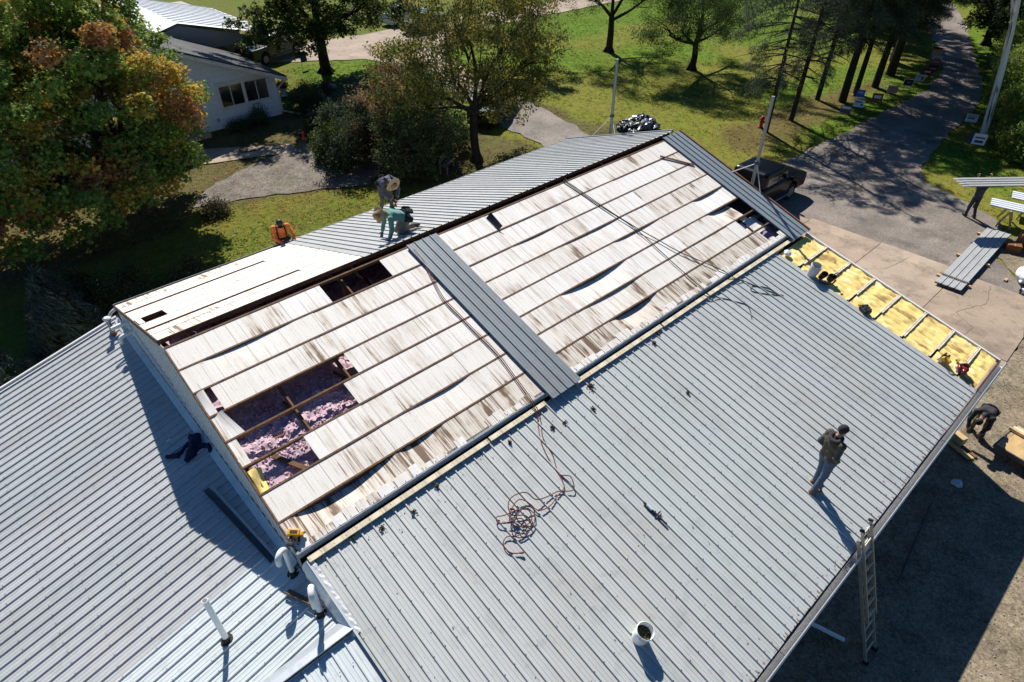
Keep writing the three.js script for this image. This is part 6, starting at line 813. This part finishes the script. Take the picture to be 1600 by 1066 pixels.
{ // lumber and trailer below the eave
  const tr = thing('lumber_rack', 'flat trailer bed of plywood with pale lumber along its side, right of the bending man', 'trailer', [16.6, G, 7.0], 0); const A = V(0, 0, 0), d = V(-.15, 0, .99).normalize(), n = V(d.z, 0, -d.x); const P = (a, b, y) => V(0, y, 0).addScaledVector(d, a).addScaledVector(n, b);
  part(tr, 'deck', beam(P(0, .45, .42), P(3.4, .45, .42), 1.0, .03), wood(0xcdb07e)); part(tr, 'side_rail', beam(P(-.02, -.06, .36), P(3.4, -.06, .36), .06, .14), M.darkMetal); part(tr, 'end_rail', beam(P(-.03, -.06, .36), P(-.03, 1.0, .36), .05, .12), M.darkMetal);
  for (let k = 0; k < 6; k++) part(tr, 'plank', beam(P(-.1 + k % 3 * .05, .84 + (k % 3) * .095, .47 + (k > 2 ? .042 : 0)), P(3.3, .84 + (k % 3) * .095, .47 + (k > 2 ? .042 : 0)), .088, .038), k % 2 ? M.lumber : M.lumberPale);
  for (const a of [.4, 2.9]) for (const b of [.05, .9]) part(tr, 'leg', beam(P(a, b, .0), P(a, b, .42), .06, .06, V(1, 0, 0)), M.darkMetal);
  const lp = thing('lumber_pile', 'short boards on the ground under the hands of the bending man', 'lumber', [16.2, G + .02, 6.22], 1.2); for (let k = 0; k < 4; k++) part(lp, 'board', box(0, .03 + (k > 2 ? .042 : 0), -.16 + k % 3 * .14, 1.1, .04, .1, .004), k % 2 ? M.lumber : M.oldWood); part(lp, 'cutting_block', box(.1, .2, .1, .4, .24, .2, .01), M.lumber);
  const t2 = thing('utility_trailer', 'dark utility trailer with a low side at the right edge of the yard', 'trailer', [19.0, G, 7.1], 0), e = V(-.15, 0, .99).normalize(), f = V(e.z, 0, -e.x), Q = (a, b, y) => V(0, y, 0).addScaledVector(e, a).addScaledVector(f, b);
  part(t2, 'bed', beam(Q(0, .5, .4), Q(2.4, .5, .4), 1.0, .05), wood(0x6a5238)); part(t2, 'end_board', beam(Q(-.02, .0, .5), Q(-.02, 1.4, .5), .05, .3), wood(0x6a4a30)); for (const b of [0, 1.4]) { part(t2, 'side', beam(Q(0, b, .6), Q(2.4, b, .6), .04, .45), M.darkMetal); part(t2, 'top_rail', beam(Q(0, b, .84), Q(2.4, b, .84), .05, .04), M.chrome); } for (const b of [-.15, 1.55]) part(t2, 'wheel', new THREE.TorusGeometry(.2, .08, 10, 24).rotateY(Math.atan2(-f.z, f.x) + Math.PI / 2).translate(...Q(1.2, b, .28).toArray()), M.rubber); part(t2, 'crate', box(...Q(.5, .7, .55).toArray(), .4, .26, .5, .02), M.greyTrim);
  const ls = thing('litter_scrap', 'crumpled pale wrapper on the shaded gravel near the eave', 'wrapper', [14.75, G + .015, 6.75]); part(ls, 'film', displace(new THREE.IcosahedronGeometry(.14, 3), v => { v.multiplyScalar(1 + (nz(v.x * 22, v.z * 22 + v.y * 9, 5) - .5) * .8); v.y = Math.max(v.y * .4 + .03, 0); }), mat({ color: 0xb8bec4, roughness: .4 }));
  const l2 = thing('litter_scrap', 'small clear wrapper on the shaded gravel beside the ladder', 'wrapper', [9.9, G + .015, 6.6]); part(l2, 'film', displace(new THREE.IcosahedronGeometry(.08, 3), v => { v.multiplyScalar(1 + (nz(v.x * 30, v.z * 30 + v.y * 9, 5) - .5) * .8); v.y = Math.max(v.y * .4 + .02, 0); }), mat({ color: 0x9ba4ab, roughness: .4 }));
  solo('thin_pipe', 'thin dark pipe lying on the shaded gravel along the low building', 'pipe', rod(V(10.6, G + .04, 6.9), V(13.6, G + .04, 6.55), .02), M.darkMetal);
}
{ // signs along the road, each its own print
  const cv = (bg, bands, blobs) => { const c = document.createElement('canvas'); c.width = 96; c.height = 72; const x = c.getContext('2d'); x.fillStyle = bg; x.fillRect(0, 0, 96, 72); for (const [f, a, b, w, h] of bands) { x.fillStyle = f; x.fillRect(a, b, w, h); } const t = new THREE.CanvasTexture(c); t.colorSpace = THREE.SRGBColorSpace; return t; };
  const S = [['small dark blue yard sign nearest the black truck', 40.3, -8.5, '#4a5568', [['#d8d8d8', 8, 10, 80, 20], ['#7c2a32', 8, 44, 80, 20]]], ['white lower yard sign of the blue and white pair', 42.0, -8.45, '#c9ccd4', [['#5f6f96', 10, 14, 60, 16], ['#4a4e58', 66, 34, 16, 24]]], ['blue upper yard sign of the blue and white pair', 42.35, -8.75, '#2f4fa0', [['#1d2438', 0, 0, 26, 72], ['#90a0d0', 34, 18, 50, 16]]], ['red yard sign with pale letters behind the blue and white pair', 44.1, -8.2, '#9a2430', [['#e6d4d2', 16, 20, 64, 30]]], ['faded pink yard sign in the middle of the row', 46.4, -8.2, '#b98a90', [['#8d5a66', 10, 16, 70, 12], ['#8d5a66', 20, 40, 50, 12]]], ['black yard sign with a white frame', 48.7, -8.1, '#15181c', [['#c8ccc8', 0, 0, 96, 5], ['#c8ccc8', 0, 67, 96, 5], ['#c8ccc8', 0, 0, 5, 72], ['#c8ccc8', 91, 0, 5, 72], ['#6a706c', 30, 26, 36, 14]]], ['grey yard sign with a dark figure', 50.4, -8.0, '#aeb2bb', [['#6d7690', 14, 18, 44, 12], ['#33383d', 62, 24, 18, 34]]], ['dark red yard sign with a white line of letters', 52.2, -8.2, '#6d1420', [['#d8c8c8', 20, 26, 56, 14]]], ['dark red and black yard sign past the white lettered one', 53.5, -8.3, '#701a22', [['#20161a', 0, 0, 96, 22], ['#c48a84', 18, 34, 60, 14]]], ['mauve yard sign in the far group', 55.1, -8.7, '#8d5560', [['#b98a92', 14, 14, 68, 18]]], ['white yard sign in the far group', 56.2, -9.0, '#cfc4bd', [['#b08080', 14, 20, 66, 26]]], ['pale grey yard sign in the far group', 57.4, -9.5, '#a9a7a4', [['#6a6260', 12, 44, 70, 14]]], ['yellow and black yard sign, farthest of the row', 58.8, -9.9, '#c79a1e', [['#18181a', 0, 0, 96, 18], ['#18181a', 0, 56, 96, 16]]], ['small white and red yard sign beside the birch', 44.2, -2.7, '#d4d6dc', [['#a83a44', 12, 30, 60, 14], ['#7a86a8', 12, 12, 70, 10]]], ['large white yard sign with a dark blue edge at the foot of the birch', 40.6, -1.25, '#e4e5e8', [['#22305c', 0, 0, 20, 72], ['#a02832', 30, 22, 56, 10], ['#303848', 34, 44, 48, 16]]], ['low tilted pale sign behind the birch trunk', 43.2, -1.0, '#c8ccd0', [['#8a96a8', 10, 20, 70, 20]]]];
  for (const [label, x, z, bg, bands] of S) { const t = thing('yard_sign', label, 'sign', [x, G, z], -1.15 + (x * 7 % 1 - .5) * .3, 'yard signs along the road'), w = x < 41 && z > -3 ? .8 : .62, h = w * .74, lift = /upper/.test(label) ? .75 : .28, m = mat({ map: cv(bg, bands), roughness: .6 }); const g = new THREE.BoxGeometry(w, h, .008).translate(0, lift + h / 2, 0); part(t, 'board', g, m); for (const s of [-1, 1]) part(t, 'wire_leg', rod(V(s * w * .3, -.05, -.008), V(s * w * .3, lift + h * .6, -.008), .004, .004, 5), M.galv); }
}
{ // hydrant, coiled hose, pile of plastic, garden things
  const hy = thing('fire_hydrant', 'red fire hydrant on the lawn under the first pine', 'hydrant', [35.1, G, -11.1]), red = mat({ color: 0xa81f22, roughness: .5 }); part(hy, 'barrel', lathe([[0, 0], [.15, 0], [.15, .04], [.1, .05], [.1, .45], [.14, .47], [.14, .5], [.12, .53], [.09, .62], [.04, .67], [0, .68]], 24), red); for (const s of [-1, 1]) part(hy, 'outlet', rod(V(s * .08, .38, 0), V(s * .18, .38, 0), .045, .05, 12), red); part(hy, 'pumper_outlet', rod(V(0, .34, .08), V(0, .34, .19), .06, .065, 12), red);
  const co = thing('coiled_hose', 'white coiled hose on the grass past the top corner of the roof', 'hose', [28.4, G + .02, -11.6]); for (let k = 0; k < 4; k++) part(co, 'loop', new THREE.TorusGeometry(.36 - k * .03, .022, 6, 40).rotateX(Math.PI / 2 + (k % 2 ? .08 : -.05)).translate(k * .03, .04 + k * .04, k * .02), M.pvc);
  const pl = thing('plastic_heap', 'heap of crumpled black and grey plastic on the lawn behind the roof', 'heap', [29.9, G, -16.1]), r = RNG(66); for (let k = 0; k < 46; k++) { const a = r() * 6.28, q = Math.sqrt(r()), x = Math.cos(a) * q * 1.25, z = Math.sin(a) * q * .8, y = (1 - q) * .55 + .05; const s = .2 + r() * .22; part(pl, 'plastic_fold', displace(new THREE.IcosahedronGeometry(s, 3), v => { v.multiplyScalar(1 + (nz(v.x * 9 + k, v.y * 9 + v.z * 7, k) - .5) * 1.3); v.y *= .55; }).rotateY(r() * 6).translate(x, y, z), [mat({ color: 0x15181c, roughness: .35 }), mat({ color: 0x59626a, roughness: .4 }), mat({ color: 0x2a2f34, roughness: .35 })][k % 3]); }
  const bf = thing('bird_feeder', 'small red bird feeder on a thin hook in front of the thicket', 'bird feeder', [12.9, G, -25.9]); part(bf, 'pole', tube([V(0, 0, 0), V(0, 1.3, 0), V(.12, 1.42, 0), V(.24, 1.3, 0)], .012, 6), M.black); part(bf, 'feeder', lathe([[0, .85], [.1, .86], [.1, .9], [.05, .95], [.05, 1.15], [.09, 1.18], [.02, 1.27], [0, 1.28]], 16).translate(.24, 0, 0), mat({ color: 0xb02a25, roughness: .4 }));
  const f2 = thing('bird_feeder', 'small white hanging feeder right of the red one', 'bird feeder', [13.9, G, -25.6]); part(f2, 'pole', tube([V(0, 0, 0), V(0, 1.35, 0), V(-.1, 1.45, 0), V(-.2, 1.35, 0)], .012, 6), M.black); part(f2, 'feeder', lathe([[0, .95], [.05, .96], [.06, 1.0], [.04, 1.2], [.06, 1.22], [0, 1.3]], 14).translate(-.2, 0, 0), M.pvc);
  const be = thing('garden_bench', 'small dark slatted bench under the thicket', 'bench', [17.5, G, -18.9], .6); for (let k = 0; k < 4; k++) part(be, 'seat_slat', box(0, .42, -.15 + k * .1, 1.2, .03, .08, .005), M.greyWood); for (let k = 0; k < 3; k++) part(be, 'back_slat', box(0, .58 + k * .13, -.24, 1.2, .09, .03, .005), M.greyWood); for (const s of [-1, 1]) { part(be, 'leg', box(s * .55, .21, .16, .06, .42, .06), M.greyWood); part(be, 'leg', box(s * .55, .44, -.22, .06, .88, .06), M.greyWood); }
  const pot = thing('garden_planter', 'white planter with orange flowers at the corner of the grey house', 'planter', [17.0, G, -36.2]); part(pot, 'urn', lathe([[0, 0], [.2, 0], [.2, .05], [.12, .1], [.14, .2], [.28, .5], [.3, .55], [.26, .55], [.1, .3], [0, .3]], 24), M.pvc); { const rq = RNG(5), L = []; for (let k = 0; k < 90; k++) L.push({ p: V((rq() - .5) * .6, .6 + rq() * .3, (rq() - .5) * .6), s: .5 + rq() * .4, c: rq() < .4 ? col(.5, .2, .02) : col(.06, .09, .02) }); const c = crownMesh(CL_.broad, L, M.leaf, rq); c.name = 'flowers'; c.userData.kind = 'stuff'; pot.add(c); }
  const fl = thing('garden_flag', 'small blue garden flag beside the back driveway', 'flag', [21.0, G, -41.2]); part(fl, 'pole', rod(V(0, 0, 0), V(0, 1.1, 0), .012), M.black); part(fl, 'cloth', slab((u, v) => [u * .5, .5 + v * .55, .04 * Math.sin(u * 6)], 8, 4, .003), mat({ color: 0x1c3f96 }));
  const rk = [[17.6, -33.9], [18.6, -33.2], [16.6, -31.6], [19.4, -36.2], [20.3, -35.6]]; rk.forEach(([x, z], i) => { const t = solo('garden_rock', ['pale rock in the garden bed nearest the downspout', 'pale rock in the middle of the garden bed', 'pale rock below the downspout', 'pale rock at the back of the garden bed', 'pale rock beside the dark tree trunk'][i], 'rock', displace(new THREE.IcosahedronGeometry(.3, 3), v => { v.multiplyScalar(1 + (nz(v.x * 4 + i, v.y * 4 + v.z * 3, i) - .5) * .7); v.y *= .6; }).translate(x, G + .08, z), mat({ color: 0xa9a49a, map: TX.conc, roughness: .9 })); });
  const gc = thing('garden_cart', 'thin framed garden trolley leaning on the grey house wall', 'trolley', [13.6, G, -32.5]); part(gc, 'frame', tube([V(-.25, .1, .3), V(-.25, .95, -.1), V(-.2, 1.05, -.14), V(.2, 1.05, -.14), V(.25, .95, -.1), V(.25, .1, .3)], .02, 6), M.darkMetal); part(gc, 'toe_plate', box(0, .06, .34, .5, .02, .22), M.darkMetal); for (const s of [-1, 1]) part(gc, 'wheel', new THREE.TorusGeometry(.1, .035, 8, 20).rotateY(Math.PI / 2).translate(s * .3, .14, .18), M.rubber);
  cord('garden_hose', 'dark garden hose looped on the path by the grey house', 'hose', [[12.0, -28.6], [11.4, -28.3], [10.6, -28.6], [10.8, -29.2], [11.6, -29.0], [12.4, -28.3], [12.9, -28.0], [12.6, -27.6], [12.0, -27.9]].map(([x, z]) => V(x, G + .05, z)), .022, M.rubber);
}
renderer.render(scene, camera);
